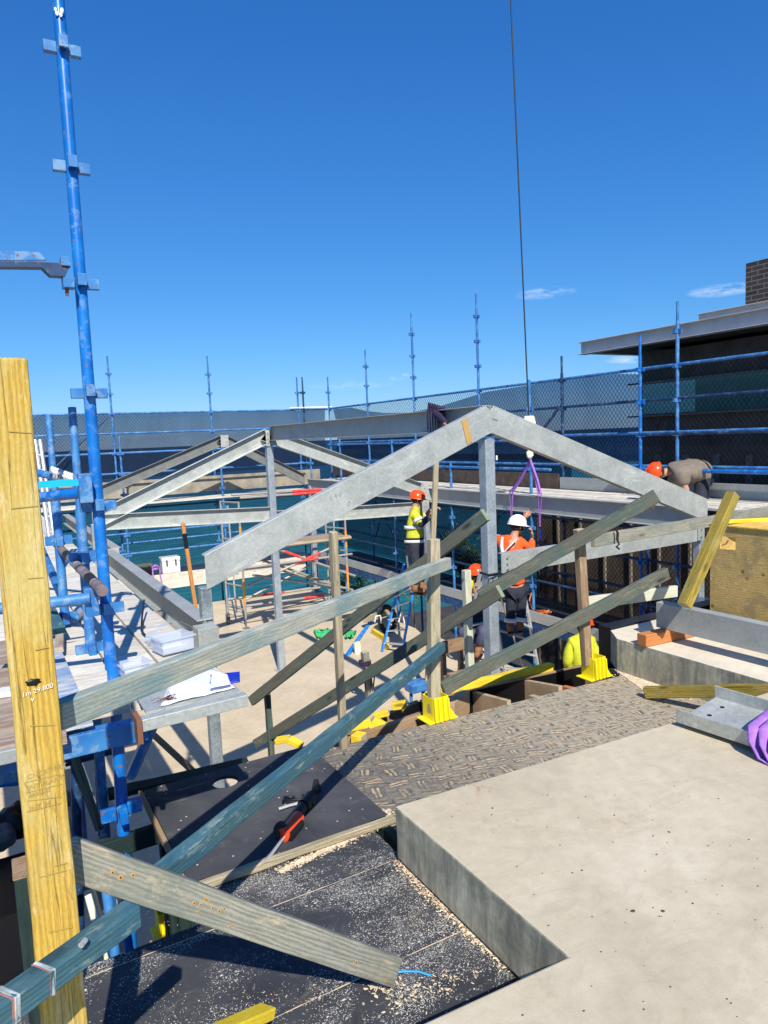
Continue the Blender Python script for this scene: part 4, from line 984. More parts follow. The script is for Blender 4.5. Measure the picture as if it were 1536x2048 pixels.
# galvanised channel that carries the papers
pc = at(280, 1437, y=2.84); qc = at(492, 1388, y=2.84)
beam('cantilever_channel', (pc.x, 2.84, ZD-.035), (qc.x, 2.84, ZD-.028), .050, .05, .006, 'box', 'galvanised', sc)
b = MB(); b.box((.50, 2.87, ZD-.012), (qc.x-.01, 3.15, ZD-.002)); b.build('cantilever_plate', 'galvanised', sc)
b = MB(); b.box((pc.x-.02, 2.80, ZD-.10), (pc.x, 2.90, ZD+.0)); b.build('end_bracket', 'rust_wire', sc)
tube('brace', at(307, 1447, y=2.95), at(262, 1550, y=3.25), 'blue_paint', sc, r=.024)
tube('brace', at(286, 1450, y=4.6), at(392, 1548, y=4.1), 'brown_timber', sc, r=.02)
for (a_, b_, m_) in (((150, 1462), (160, 1930), 'navy_paint'), ((195, 1462), (222, 1930), 'navy_paint')):
    q0 = at(*a_, y=4.1); q1 = at(*b_, y=3.95); tube('standard', q0, q1, m_, sc, r=.028)
timber('brace', at(150, 1515, y=3.9), at(200, 1660, y=3.75), .03, .045, 'dark_green_timber', sc)
timber('brace', at(205, 1670, y=3.7), at(232, 1790, y=3.6), .04, .02, 'galvanised_dull', sc)
tube('ledger', at(130, 1525, y=4.0), at(225, 1500, y=4.0), 'navy_paint', sc, r=.024)
tube('ledger', at(-40, 1570, y=3.6), at(48, 1560, y=3.6), 'blue_paint', sc, r=.022)
tube('ledger', at(-40, 1545, y=3.7), at(48, 1535, y=3.7), 'aluminium', sc, r=.022)
tube('standard', at(211, 1760, y=3.0), at(232, 1925, y=2.9), 'blue_paint_worn', sc, r=.021)
tube('ledger', at(150, 1930, y=2.75), at(205, 1890, y=2.85), 'blue_paint_worn', sc, r=.018)
tube('coupler', at(176, 1790, y=3.0), at(212, 1925, y=2.85), 'cream_paint', sc, r=.014)
# perforated steel planks of the lower lift
b = MB(); b.box((.30, 4.2, -.95), (.62, 7.6, -.92)); b.build('deck_board', 'galvanised_dull', sc)
b = MB(); b.box((.42, 3.9, -1.35), (.52, 7.6, -1.25)); b.build('deck_board', 'galvanised_dull', sc)
cl = MB()
for i, (px, py, ln, an_, m_, lab) in enumerate(((150, 1235, .22, 70, 'aluminium', 'short silver tube lying on the left deck beside the worn poles'), (118, 1300, .30, 84, 'brown_ply', 'brown ply strip on the left deck near the tray'), (208, 1150, .35, 80, 'pale_pine', 'pale timber strip on the left deck past the near blue pole'))):
    q = at(px, py, z=ZD+.02); v_ = Vector((math.cos(R(an_)), math.sin(R(an_)), 0))*ln
    tag(timber('offcut', q, q+v_, .045, .03, m_, bevel=.004), lab, 'offcut')
# aluminium ladder section leaning at the far left
t = thing('ladder', at(80, 900, y=7.2), 'pale aluminium ladder leaning at far left behind the yellow post', 'ladder')
for dx in (0, 10): tube('rail', at(70+dx, 880, y=7.2), at(100+dx, 1085, y=6.9), 'aluminium', t, r=.018)
for f in (.15, .3, .45, .6, .75, .9):
    a_ = at(70, 880, y=7.2).lerp(at(100, 1085, y=6.9), f); c_ = at(80, 880, y=7.2).lerp(at(110, 1085, y=6.9), f); tube('rung', a_, c_, 'aluminium', t, r=.010)
# rope lashing on the rail
w = MB(); pts = []
a_, c_ = at(104, 945, y=4.7), at(150, 962, y=4.2)
for i in range(60):
    f = i/59; p = a_.lerp(c_, f); pts.append(p+Vector((.0, math.cos(i*.9)*.03, math.sin(i*.9)*.03)))
w.path(pts, .012, 6); tag(w.build('rope', 'white_plastic'), 'white rope lashed round the upper left scaffold rail', 'rope')

# ================================================================ NEAR TIMBER GUARDRAIL
g = thing('timber_guardrail', (.1, 1.7, -.25), 'nailed timber guardrail with a yellow handwritten post, sloping green rail and blue brace', 'guardrail')
ya, yb = at(130, 2060, y=1.63), at(8, 718, y=1.76)
yp = timber('post', ya+(ya-yb)*.28, yb, .045, .0905, 'yellow_timber', g, up=(1, 0, 0), bevel=.006, label='yellow timber post with white and pencil handwriting')
yd = (ya-yb).normalized(); yx = Vector((1, 0, 0)); yx = (yx-yd*yx.dot(yd)).normalized(); yn = Vector((0, -1, 0)); yn = (yn-yd*yn.dot(yd)).normalized()
def on_post(px, py, off=.0245):
    # point of the post's front face
    v = CF + CR*((px-768)/FPX) - CU*((py-1024)/FPX); c = ya+yn*off; t_ = (c-CAMP).dot(yn)/v.dot(yn); return CAMP+v*t_
text('marking', '1m 29.800', .0140, 'white_marker', on_post(44, 1395), yx+Vector((0, 0, .16)), yn, yp, shear=.2, space=1.05)
text('marking', 'v', .017, 'white_marker', on_post(61, 1404), yx, yn, yp, shear=.1)
text('marking', 'x 29.000', .0150, 'white_marker', on_post(108, 1962), yx+Vector((0, 0, .22)), yn, yp, shear=.2)
for i, (py, body) in enumerate(((1560, 'CNCRT PRT'), (1582, 'INT PLANT'), (1597, 'AROUND'), (1624, 'INT 24'))):
    text('marking', body, .0145 if i != 2 else .010, 'pencil', on_post(54+i*1.5, py), yx+Vector((0, 0, .10)), yn, yp, shear=.15, ext=.0003)
for (x0, y0, x1, y1, w_) in ((18, 863, 62, 866, .0010), (22, 1017, 76, 1012, .0010), (56, 1157, 88, 1155, .0010), (70, 1300, 98, 1294, .001), (60, 1452, 110, 1450, .001), (48, 1566, 122, 1548, .0008), (52, 1586, 124, 1568, .0008), (54, 1602, 124, 1594, .0008), (54, 1624, 122, 1606, .0008), (110, 1732, 134, 1726, .0012), (78, 1755, 134, 1740, .0012), (97, 1865, 145, 1854, .0012), (96, 1985, 117, 1980, .0012),
                         (50, 1568, 62, 1592, .0016), (86, 1577, 97, 1597, .0016), (104, 1611, 114, 1632, .0016), (134, 1777, 144, 1798, .0016)):
    A_, B_ = on_post(x0, y0), on_post(x1, y1); u_ = (B_-A_).normalized().cross(yn)*w_
    b = MB(); b.add([A_-u_, A_+u_, B_+u_, B_-u_, A_-u_+yn*.0004, A_+u_+yn*.0004, B_+u_+yn*.0004, B_-u_+yn*.0004], [(4, 5, 6, 7), (0, 1, 5, 4), (2, 3, 7, 6)]); b.build('pencil_line', 'pencil', yp)
kq = on_post(66, 1365, .0235); b = MB(); b.sphere(kq, .0095, (1.6, .25, .8), lump=.5); b.build('knot_hole', 'bin_bag', yp)
# green sloping top rail
timber('rail', at(112, 1433, d=1.70), at(897, 1126, y=3.585), .043, .070, 'green_grey_timber', g, bevel=.005, warp=.004, label='weathered green grey rail, sloping up to the right')
# blue brace
timber('brace', at(296, 1772, d=1.86), at(884, 1293, y=3.565), .046, .058, 'teal_timber', g, bevel=.005, label='long blue green brace')
# grey brace down to the ply
timber('brace', at(132, 1712, d=1.665), at(788, 1942, z=-.195), .042, .088, 'grey_timber', g, up=(0, .1, 1), bevel=.006, warp=.003, label='weathered grey brace with old nail holes, foot on the ply')
gP, gQ = at(132, 1712, d=1.665), at(788, 1942, z=-.195); gd = (gQ-gP).normalized(); gup = Vector((0, .1, 1)); gup = (gup-gd*gup.dot(gd)).normalized(); gn = gup.cross(gd)*-1
if gn.dot(CAMP-gP) < 0: gn = -gn
gb = [o for o in C.objects if o.name.startswith('brace') and o.parent == g][-1]
for (px, py, r_) in ((225, 1745, .0035), (241, 1755, .004), (266, 1750, .0032), (388, 1806, .003), (401, 1809, .0028), (411, 1799, .003), (425, 1816, .0032), (438, 1822, .003), (420, 1802, .0026), (459, 1853, .0028), (396, 1824, .0026), (448, 1817, .0028), (690, 1918, .003), (712, 1925, .004), (770, 1960, .003)):
    v = CF + CR*((px-768)/FPX) - CU*((py-1024)/FPX); c_ = gP+gn*.0212; t_ = (c_-CAMP).dot(gn)/v.dot(gn); q = CAMP+v*t_
    b = MB(); b.tube(q-gn*.002, q+gn*.0012, r_*1.7, n=9, mi=0); b.tube(q, q+gn*.0018, r_*.8, n=8, mi=1); b.build('nail_hole', 'tan_strap', gb, extra=('toe_brown',))
# lower blue green length with painted bands
lt_ = timber('brace', at(-60, 2066, d=1.20), at(266, 1826, d=1.53), .050, .048, 'teal_timber', g, bevel=.004, label='short blue green length with white and pink painted bands')
A_, B_ = at(-60, 2066, d=1.20), at(266, 1826, d=1.53)
for f0, f1, m_ in ((.178, .212, 'pale_band'), (.385, .412, 'pale_band'), (.166, .178, 'red_band'), (.377, .385, 'red_band')):
    if m_ == 'red_band' and m_ not in M: plain('red_band', (.42, .17, .15), .8, var=.3); plain('pale_band', (.36, .42, .41), .8, var=.45, sc=30)
    if m_ == 'pale_band' and m_ not in M: plain('pale_band', (.36, .42, .41), .8, var=.45, sc=30); plain('red_band', (.42, .17, .15), .8, var=.3)
    timber('painted_band', A_.lerp(B_, f0), A_.lerp(B_, f1), .0506, .0486, m_, lt_, bevel=.002)
p = at(171, 1880, d=1.375); b = MB(); b.tube(p, p-Vector((.01, .012, 0)), .006, n=6); b.build('screw', 'aluminium', lt_)
# posts along the far edge with yellow sockets
def nails(parent, pts, r=.005, mat='tan_strap'):
    for q, nrm in pts:
        b = MB(); b.tube(q, q+nrm*.003, r, n=8); b.build('nail', mat, parent)
timber('post', at(687, 1497, y=3.62), at(666, 1063, y=3.50), .040, .044, 'pine', g, up=(0, 1, 0), label='slim pine post')
timber('post', at(868, 1425, y=3.645), at(867, 1078, y=3.64), .072, .050, 'pine', g, up=(0, 1, 0), label='stout pine post standing in the yellow socket')
def socket(px, py, label, z=-.245, y=None, s=1.0):
    c = at(px, py, z=z) if y is None else at(px, py, y=y)
    t = thing('post_socket', c, label, 'post socket', 'yellow guardrail post sockets')
    b = MB(); b.box((c.x-.10*s, c.y-.075*s, c.z), (c.x+.12*s, c.y+.075*s, c.z+.008)); b.build('base_plate', 'yellow_paint', t, bevel=.002)
    h = .155*s
    b = MB(); w_ = .060*s
    b.box((c.x-w_, c.y-w_, c.z+.008), (c.x-w_+.005, c.y+w_, c.z+h)); b.box((c.x+w_-.005, c.y-w_, c.z+.008), (c.x+w_, c.y+w_, c.z+h))
    b.box((c.x-w_+.005, c.y+w_-.005, c.z+.008), (c.x+w_-.005, c.y+w_, c.z+h)); b.box((c.x-w_+.005, c.y-w_, c.z+.008), (c.x+w_-.005, c.y-w_+.005, c.z+h))
    b.build('sleeve', 'yellow_paint', t, bevel=.002)
    for dx in (-.055, -.022, .014, .050):
        b = MB(); zt_ = c.z+h*random.uniform(.93, 1.04)
        b.add([(c.x+dx*s-.004, c.y-w_, c.z+.008), (c.x+dx*s+.004, c.y-w_, c.z+.008), (c.x+dx*s+.004, c.y-w_-.030*s, c.z+.008), (c.x+dx*s-.004, c.y-w_-.030*s, c.z+.008),
               (c.x+dx*s-.004, c.y-w_, zt_), (c.x+dx*s+.004, c.y-w_, zt_), (c.x+dx*s+.004, c.y-w_-.018*s, zt_), (c.x+dx*s-.004, c.y-w_-.018*s, zt_)], [(0, 3, 2, 1), (4, 5, 6, 7), (0, 1, 5, 4), (2, 3, 7, 6), (1, 2, 6, 5), (0, 4, 7, 3)]); b.build('rib', 'yellow_paint', t, bevel=.001)
    b = MB(); b.add([(c.x+w_, c.y-w_, c.z+.008), (c.x+w_+.055*s, c.y-w_, c.z+.008), (c.x+w_, c.y-w_, c.z+h*.55), (c.x+w_, c.y-w_+.006, c.z+.008), (c.x+w_+.055*s, c.y-w_+.006, c.z+.008), (c.x+w_, c.y-w_+.006, c.z+h*.55)], [(0, 1, 2), (3, 5, 4), (0, 3, 4, 1), (1, 4, 5, 2), (0, 2, 5, 3)]); b.build('rib', 'yellow_paint', t)
    b = MB(); b.tube((c.x+.09*s, c.y-.04, c.z+.008), (c.x+.09*s, c.y-.04, c.z+.02), .008, n=6); b.build('bolt', 'rust_wire', t)
    return t
socket(872, 1436, 'bright yellow socket holding the stout pine post, left of the joist gap')
socket(1187, 1353, 'bright yellow socket at the right end of the joist gap beside the kerb')
socket(333, 1858, 'shaded yellow socket down on the lower floor under the grey brace', y=5.55, z=None, s=1.15)

# ---- guardrail standing below in the stair void
g2 = thing('timber_guardrail', (2.2, 6.2, FZ), 'lower dark timber guardrail of two long sloping rails on short posts', 'guardrail')
q = at(533, 1368, d=6.5); timber('post', (q.x+.02, q.y, FZ), q, .05, .056, 'dark_green_timber', g2, up=(0, 1, 0))
timber('rail', at(503, 1402, d=6.4), at(971, 1029, d=4.75), .045, .090, 'dark_green_timber', g2, label='upper dark rail with green stained end grain')
timber('rail', at(512, 1488, d=6.7), at(1001, 1182, d=4.8), .045, .090, 'dark_green_timber', g2, label='lower dark rail with pale scratched face')
q = at(932, 1140, d=5.35); timber('post', (q.x+.03, q.y+.02, -.8), q, .055, .05, 'pale_pine', g2, up=(0, 1, 0), label='pale green post')
b = at(938, 1420, d=5.4)
# ---- right hand rails on the second socket
g3 = thing('timber_guardrail', (3.8, 3.62, -.25), 'timber guardrail right of centre with crossed dark boards and a grey top rail', 'guardrail')
timber('post', at(1174, 1330, y=3.63), at(1158, 1058, y=3.63), .070, .050, 'brown_pine', g3, up=(0, 1, 0), label='brown pine post in the right yellow socket')
timber('rail', at(885, 1378, y=3.70), at(1334, 1146, y=3.47), .042, .088, 'dark_green_timber', g3, label='long dark board rising to the right with a grey end')
timber('rail', at(960, 1192, d=5.08), at(1314, 991, d=4.72), .042, .092, 'dark_green_timber', g3, label='upper dark board with green stained end grain')
timber('rail', at(1186, 1082, y=3.72), at(1560, 1019, y=3.72), .045, .088, 'grey_timber', g3, label='grey top rail, splashed with white at the right')
timber('rail', at(1172, 1206, y=3.80), at(1352, 1182, y=3.72), .040, .092, 'pale_pine', g3, label='pale short board behind the post')
q = at(1232, 1066, y=3.67); b = MB(); b.path([q+Vector((0, .0, .03)), q+Vector((.005, -.012, 0)), q+Vector((0, -.012, -.05)), q+Vector((.02, -.012, -.085)), q+Vector((-.012, -.014, -.10)), q+Vector((.018, -.012, -.12))], .008, 6, flat=(.010, .006)); tag(b.build('strap_clip', 'rubber'), 'black strap clip hooked over the grey top rail', 'strap')
# yellow leaning prop and yellow length on the ply
tag(timber('timber_prop', at(1368, 1212, d=4.75), at(1466, 988, d=4.95), .070, .074, 'old_yellow_timber', up=(.5, -.5, .7), bevel=.005), 'yellow timber prop leaning right against the grey top rail', 'timber')
tag(timber('timber_length', at(1291, 1384, z=-.205), at(1600, 1380, x=3.88), .045, .075, 'old_yellow_timber', bevel=.005), 'yellow timber length lying on the worn ply under the steel channel', 'timber')

# ================================================================ FORMWORK IN THE GAP
f1 = thing('timber_formwork', (3.4, 4.0, -.9), 'open plywood formwork box with joists and a yellow top plank past the ply edge', 'formwork')
a_, c_ = at(842, 1405, y=4.07), at(1236, 1318, y=3.98)
b = MB(); b.add([(a_.x, a_.y, a_.z), (c_.x, c_.y, c_.z), (c_.x, c_.y, -.95), (a_.x, a_.y, -.95), (a_.x, a_.y+.022, a_.z), (c_.x, c_.y+.022, c_.z), (c_.x, c_.y+.022, -.95), (a_.x, a_.y+.022, -.95)], [(0, 3, 2, 1), (4, 5, 6, 7), (0, 1, 5, 4), (2, 3, 7, 6), (1, 2, 6, 5), (0, 4, 7, 3)]); b.build('form_panel', 'bin_bag', f1); timber('panel_edge', a_+Vector((0, .011, .006)), c_+Vector((0, .011, .006)), .024, .012, 'brown_timber', f1)
timber('top_plank', at(878, 1386, y=4.12), at(1104, 1335, y=4.08), .065, .075, 'bright_yellow_timber', f1)
for px, yy_ in ((945, 0), (1045, 0), (1160, 0)):
    q = at(px, 1402-(px-945)*.22, y=4.05); q2 = at(px+22, 1445-(px-945)*.25, y=3.68)
    b = MB(); x_ = q.x; zt_ = a_.z+(c_.z-a_.z)*(x_-a_.x)/(c_.x-a_.x)-.006; yq_ = a_.y+(c_.y-a_.y)*(x_-a_.x)/(c_.x-a_.x)-.002; q.y = yq_; b.add([(x_, q.y, zt_), (x_+.035, q.y, zt_), (x_+.035, 3.66, -.262), (x_, 3.66, -.262), (x_, q.y, -.80), (x_+.035, q.y, -.80), (x_+.035, 3.66, -.80), (x_, 3.66, -.80)], [(0, 1, 2, 3), (4, 7, 6, 5), (0, 4, 5, 1), (2, 6, 7, 3), (0, 3, 7, 4), (1, 5, 6, 2)]); b.build('gusset', 'form_brown', f1)
for px, py, m_ in ((995, 1420, 'pine'), (1062, 1403, 'pine'), (1128, 1386, 'orange_timber')):
    q = at(px, py, y=3.80); timber('joist', (q.x, q.y, -.38), (q.x+.02, 3.42, -.34), .045, .09, m_, f1)
timber('block', at(898, 1428, y=3.80), at(930, 1402, y=4.02), .07, .16, 'form_brown', f1); 
timber('bearer', at(860, 1452, y=3.75)-Vector((0, 0, .05)), at(1180, 1370, y=3.72)-Vector((0, 0, .12)), .045, .09, 'brown_timber', f1)
f2 = thing('timber_formwork', (1.9, 4.0, -.9), 'jumble of bright yellow blocks and brown bearers in the gap left of the yellow socket', 'formwork')
for (x0, y0, x1, y1, yy, w_, h_, m_) in ((552, 1482, 580, 1477, 4.0, .05, .035, 'bright_yellow_timber'), (578, 1479, 604, 1492, 3.9, .05, .035, 'bright_yellow_timber'), (700, 1452, 742, 1443, 3.95, .06, .055, 'bright_yellow_timber'), (742, 1442, 790, 1472, 3.88, .05, .08, 'bright_yellow_timber'),
                                  (748, 1432, 778, 1424, 4.1, .05, .04, 'bright_yellow_timber'), (785, 1412, 812, 1408, 4.05, .05, .05, 'bright_yellow_timber'), (708, 1478, 728, 1482, 3.8, .08, .08, 'bright_yellow_timber'), (640, 1498, 845, 1425, 3.85, .045, .09, 'brown_timber'), (660, 1500, 850, 1450, 3.72, .045, .07, 'orange_timber'), (600, 1500, 838, 1402, 4.2, .045, .09, 'brown_timber')):
    dz = Vector((0, 0, -.04 if m_ != 'bright_yellow_timber' else 0)); timber('block' if m_[0:3] == 'bri' else 'bearer', at(x0, y0, y=yy)+dz, at(x1, y1, y=yy-.06)+dz, w_, h_, m_, f2)
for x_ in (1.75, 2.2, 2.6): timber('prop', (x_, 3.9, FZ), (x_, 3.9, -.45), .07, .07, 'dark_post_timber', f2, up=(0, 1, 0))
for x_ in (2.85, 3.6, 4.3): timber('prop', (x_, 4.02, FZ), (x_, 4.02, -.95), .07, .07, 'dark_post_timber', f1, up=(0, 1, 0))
# brown boxes on the floor by the posts
for (px, py, w_, h_, lab) in ((908, 1292, .36, .16, 'red brown timber board end behind the stout pine post'), (922, 1365, .34, .22, 'small red brown board end below the pale green post')):
    q = at(px, py, y=7.2 if py < 1300 else 5.6); b = MB(); b.box((q.x-w_*.4, q.y, q.z-h_*.5), (q.x+w_*.45, q.y+.05, q.z+h_*.5)); b.box((q.x-w_*.4, q.y+.055, FZ), (q.x-w_*.4+.06, q.y+.11, q.z+h_*.3)); b.box((q.x+w_*.35, q.y+.055, FZ), (q.x+w_*.35+.06, q.y+.11, q.z+h_*.3)); tag(b.build('timber_board', 'brown_timber', bevel=.003), lab, 'timber')

# ================================================================ STEEL AND BLOCK ON THE KERB, YELLOW BIN, CHANNEL
bk = tag(timber('timber_block', at(1283, 1280, z=.046), at(1400, 1255, z=.046), .088, .086, 'orange_timber', bevel=.006), 'orange brown timber block propping the grey steel beam on the kerb', 'timber block')
q = at(1312, 1254, z=.092); dd = (q-CAMP).dot(CF); q2 = at(1311, 1203, d=dd); hgt = (q2-q).length
tag(beam('steel_beam', (q.x+.04, q.y, .092+hgt/2), (q.x+.04+.04, q.y-3.0, .092+hgt/2), hgt, .08, .010, 'C', 'galvanised_dull'), 'loose grey steel beam lying on the timber block along the kerb', 'steel beam')
tag(timber('timber_block', (q.x-.05, q.y-2.2, .046), (q.x+.35, q.y-2.2, .046), .088, .086, 'orange_timber'), 'hidden timber block under the near end of the grey steel beam', 'timber block')
xb = 5.0; c1 = at(1421, 1052, x=xb); yb0, zb1 = c1.y, c1.z; hA, hB = at(1440, 1072, x=xb), at(1471, 1101, x=xb)
bn = thing('site_bin', (xb+.5, yb0-.6, 0), 'yellow painted plywood bin with a square hole and steel rim at the right edge', 'bin')
b = MB(); y2_ = yb0-1.3; zb0 = -.24
for (ya_, yb_, za_, zb_) in ((hA.y, yb0, zb0, zb1), (y2_, hB.y, zb0, zb1), (hB.y, hA.y, hA.z, zb1), (hB.y, hA.y, zb0, hB.z)): b.box((xb, ya_, za_), (xb+.018, yb_, zb_))
b.build('side_panel', 'bin_ply', bn)
b = MB(); b.box((xb+.02, yb0-.018, zb0), (xb+1.1, yb0, zb1)); b.build('side_panel', 'bin_ply', bn)
b = MB(); b.box((xb+1.1, y2_, zb0), (xb+1.118, yb0, zb1)); b.build('side_panel', 'yellow_steel', bn)
b = MB(); b.box((xb-.012, y2_, zb1), (xb+.03, yb0+.01, zb1+.012)); b.box((xb+.03, yb0-.03, zb1+.001), (xb+1.12, yb0+.01, zb1+.013)); b.build('rim', 'old_yellow_timber', bn)
timber('cross_bar', (xb+.03, yb0-.05, zb1+.035), (xb+1.05, yb0-.75, zb1+.05), .04, .03, 'yellow_steel', bn)
b = MB(); b.box((xb+.05, y2_, zb1-.34), (xb+1.05, yb0-.05, zb1-.33)); b.build('lining', 'yellow_steel', bn)
w = MB(); w.path([hA+Vector((.03, -.05, -.03)), hA+Vector((.02, -.04, -.06)), hA+Vector((.02, .0, -.075))], .004, 5); w.build('wire', 'rust_wire', bn)
w = MB()
for i in range(14): 
    p = Vector((xb+random.uniform(.1, .3), y2_+random.uniform(.55, .75), zb1-.06)); w.path([p, p+Vector((random.uniform(-.06, .06), random.uniform(-.08, .08), .05)), p+Vector((random.uniform(-.1, .1), random.uniform(-.1, .1), .01))], .006, 5)
tag(w.build('rope_scrap', 'brown_timber'), 'tangle of brown rope inside the yellow bin', 'rope')
# water bottles behind the bin
q = at(1400, 1212, y=4.4)
t = thing('bucket', (q.x, q.y, q.z-.12), 'clear and dark tubs behind the yellow bin at its left edge', 'bucket'); b = MB(); b.tube((q.x, q.y, q.z-.15), (q.x, q.y, q.z+.06), .12, .13, n=20); b.build('body', 'clear_plastic', t); b = MB(); b.tube((q.x, q.y, q.z-.148), (q.x, q.y, q.z-.02), .11, .12, n=20); b.build('contents', 'bin_bag', t)
b = MB(); b.box((4.13, 3.805, -.5), (7, 3.93, .012)); tag(b.build('roof_flashing', 'bin_bag'), 'black felt covered upstand beyond the kerb', 'flashing')
# channel lying open side up
ch = thing('steel_channel', (3.15, 2.1, 0), 'short galvanised steel channel lying open side up at the slab corner', 'steel channel')
# three corner measurements fix its seat: near flange tip, far flange tip, near foot
A_ = at(1351, 1417, z=.10); Bf = at(1399, 1362, z=.135)
P_ = A_.copy(); dirc = (at(1506, 1466, z=.10)-A_).normalized(); Bf = Bf-dirc*(Bf-A_).dot(dirc)
upc = dirc.cross(Bf-A_); upc = upc if upc.z > 0 else -upc; mwc = frame(P_, P_+dirc, upc)
Yc = mwc[0].col[1].to_3d(); Zc = mwc[0].col[2].to_3d(); wch = (Bf-A_).dot(Yc); 
if wch < 0: Yc = -Yc
wch = abs(wch); hch = .075; L_ = 1.1
def chp(s_, y_, z_): return A_+dirc*s_+Yc*y_+Zc*z_
b = MB(); t_ = .008
pr = [(0, 0), (.0, -hch), (wch, -hch), (wch, 0), (wch-t_, 0), (wch-t_, -hch+t_), (t_, -hch+t_), (t_, 0)]
vs = [chp(0, y, z) for y, z in pr]+[chp(L_, y, z) for y, z in pr]; b.add(vs, [(i, (i+1) % 8, 8+(i+1) % 8, 8+i) for i in range(8)]+[(0, 1, 6, 7), (1, 2, 5, 6), (2, 3, 4, 5), (8, 15, 14, 9), (9, 14, 13, 10), (10, 13, 12, 11)])
cb = b.build('channel_body', 'galvanised', ch, bevel=.002)
for s_, yf in ((.09, .42), (.09, .75)):
    b = MB(); c_ = chp(s_, wch*yf, -hch+t_); b.tube(c_, c_+Zc*.0012, .012, n=16); b.build('bolt_hole', 'dark_void', cb)
# purple sling over its near end
t = thing('lifting_sling', chp(.62, .1, 0), 'faded purple webbing sling heaped over the steel channel at right edge', 'sling')
for k_ in range(4):
    w = MB(); s0 = .40+.05*k_
    w.path([chp(s0+.02, wch+.03, -.02), chp(s0, wch*.9, .05+.01*k_), chp(s0+.01, wch*.45, .06+.008*k_), chp(s0, .0, .035), chp(s0+.02, -.035, -.02), chp(s0+.06, -.05, -.085), chp(s0+.15, -.06-.01*k_, -.10)], .02, 8, flat=(.028, .006)); w.build('webbing', 'purple_web', t)

# ================================================================ CAULKING GUN AND DEBRIS ON THE PLY
zp = -.213
gt = thing('caulking_gun', at(595, 1640, z=zp), 'black and red cordless caulking gun lying on the holed ply sheet', 'tool')
def gp(px, py, h): return at(px, py, z=zp+h)
b = MB(); b.tube(gp(566, 1661, .030), gp(606, 1612, .034), .026, n=18); b.tube(gp(606, 1612, .034), gp(622, 1594, .036), .031, .033, n=18); b.build('barrel', 'black_plastic', gt)
b = MB(); b.tube(gp(566, 1671, .029), gp(597, 1634, .033), .0300, n=18); b.build('cartridge', 'red_plastic', gt)
b = MB(); b.tube(gp(578, 1674, .02), gp(600, 1646, .02), .022, n=14); b.build('battery', 'black_plastic', gt)
b = MB(); b.tube(gp(560, 1656, .03), gp(570, 1666, .03), .033, n=16); b.build('collar', 'rubber', gt)
b = MB(); b.sphere(gp(616, 1600, .034), .036, (1, 1, .8), lump=.5); b.build('head', 'rubber', gt)
w = MB(); w.path([gp(620, 1596, .04), gp(628, 1578, .04), gp(631, 1562, .03)], .011, 8); w.path([gp(626, 1586, .02), gp(640, 1580, .02), gp(634, 1560, .02)], .008, 6); w.build('jaw', 'rubber', gt)
w = MB(); w.path([gp(603, 1598, .03), gp(584, 1600, .03), gp(566, 1602, .025), gp(568, 1594, .02), gp(590, 1594, .02)], .006, 8); w.build('trigger', 'black_plastic', gt)
w = MB(); w.path([gp(598, 1606, .02), gp(578, 1611, .014), gp(557, 1618, .012)], .011, 8, flat=(.012, .008)); w.build('handle', 'galvanised_dull', gt)
w = MB(); w.path([gp(574, 1664, .025), gp(556, 1690, .018), gp(543, 1708, .008), gp(530, 1722, .002)], .009, 8, flat=(.009, .004)); w.build('nozzle', 'aluminium', gt)
w = MB(); w.path([at(x, y, z=-.243) for x, y in ((793, 1944), (812, 1942), (838, 1943), (862, 1951))], .006, 6, flat=(.0065, .003)); tag(w.build('plastic_strip', 'cyan_plastic'), 'light blue plastic strip lying on the ply at the grey brace foot', 'strip')
tag(timber('timber_offcut', at(405, 2080, d=1.75), at(535, 2022, d=2.02), .052, .030, 'bright_yellow_timber', bevel=.004), 'bright yellow timber offcut at the bottom edge on the black ply', 'timber')
# wood chips, sawdust heaps
def chips(name, areas, label):
    b = MB()
    for (x0, y0, x1, y1, n_, sp, z_, s_) in areas:
        for _ in range(n_):
            f = random.random(); px, py = x0+(x1-x0)*f+random.gauss(0, sp), y0+(y1-y0)*f+random.gauss(0, sp*.6)
            c = at(px, py, z=z_); L2 = random.uniform(.4, 1.6)*s_; a = random.uniform(0, 6.28); u_ = Vector((math.cos(a), math.sin(a), random.uniform(-.2, .2)))*L2; v_ = Vector((-math.sin(a), math.cos(a), 0))*L2*random.uniform(.2, .7); h_ = Vector((0, 0, random.uniform(.0008, .003)))
            b.add([c-u_-v_*.4, c-v_, c+u_+v_*.3, c+v_+u_*.1, c+h_-u_*.5, c+h_+u_*.6], [(0, 1, 4), (1, 2, 5, 4), (2, 3, 5), (3, 0, 4, 5)])
    o = b.build(name, 'sawdust_chip'); return tag(o, label, 'sawdust', kind='stuff')
ZB = -.2445
chips('sawdust', [(560, 1742, 775, 1643, 1500, 5, ZB, .005), (415, 1762, 470, 1745, 500, 6, ZB, .006), (398, 1742, 412, 1762, 400, 6, ZB, .006), (700, 1640, 780, 1625, 700, 7, ZB, .006), (800, 1725, 1020, 1935, 1500, 9, ZB, .005), (400, 1755, 425, 1790, 260, 9, ZB, .006),
                  (450, 1725, 540, 1722, 60, 8, ZB, .006), (760, 2010, 930, 1950, 130, 22, ZB, .006), (300, 2020, 700, 1990, 500, 45, ZB, .0016), (760, 1880, 900, 1800, 500, 50, ZB, .0016), (340, 1880, 600, 1700, 300, 45, ZB, .0016), (740, 1975, 790, 1960, 160, 9, ZB, .006), (1240, 1345, 1380, 1395, 500, 8, ZB, .007)], 'tan sawdust and wood chips strewn over the form ply')
b = MB()
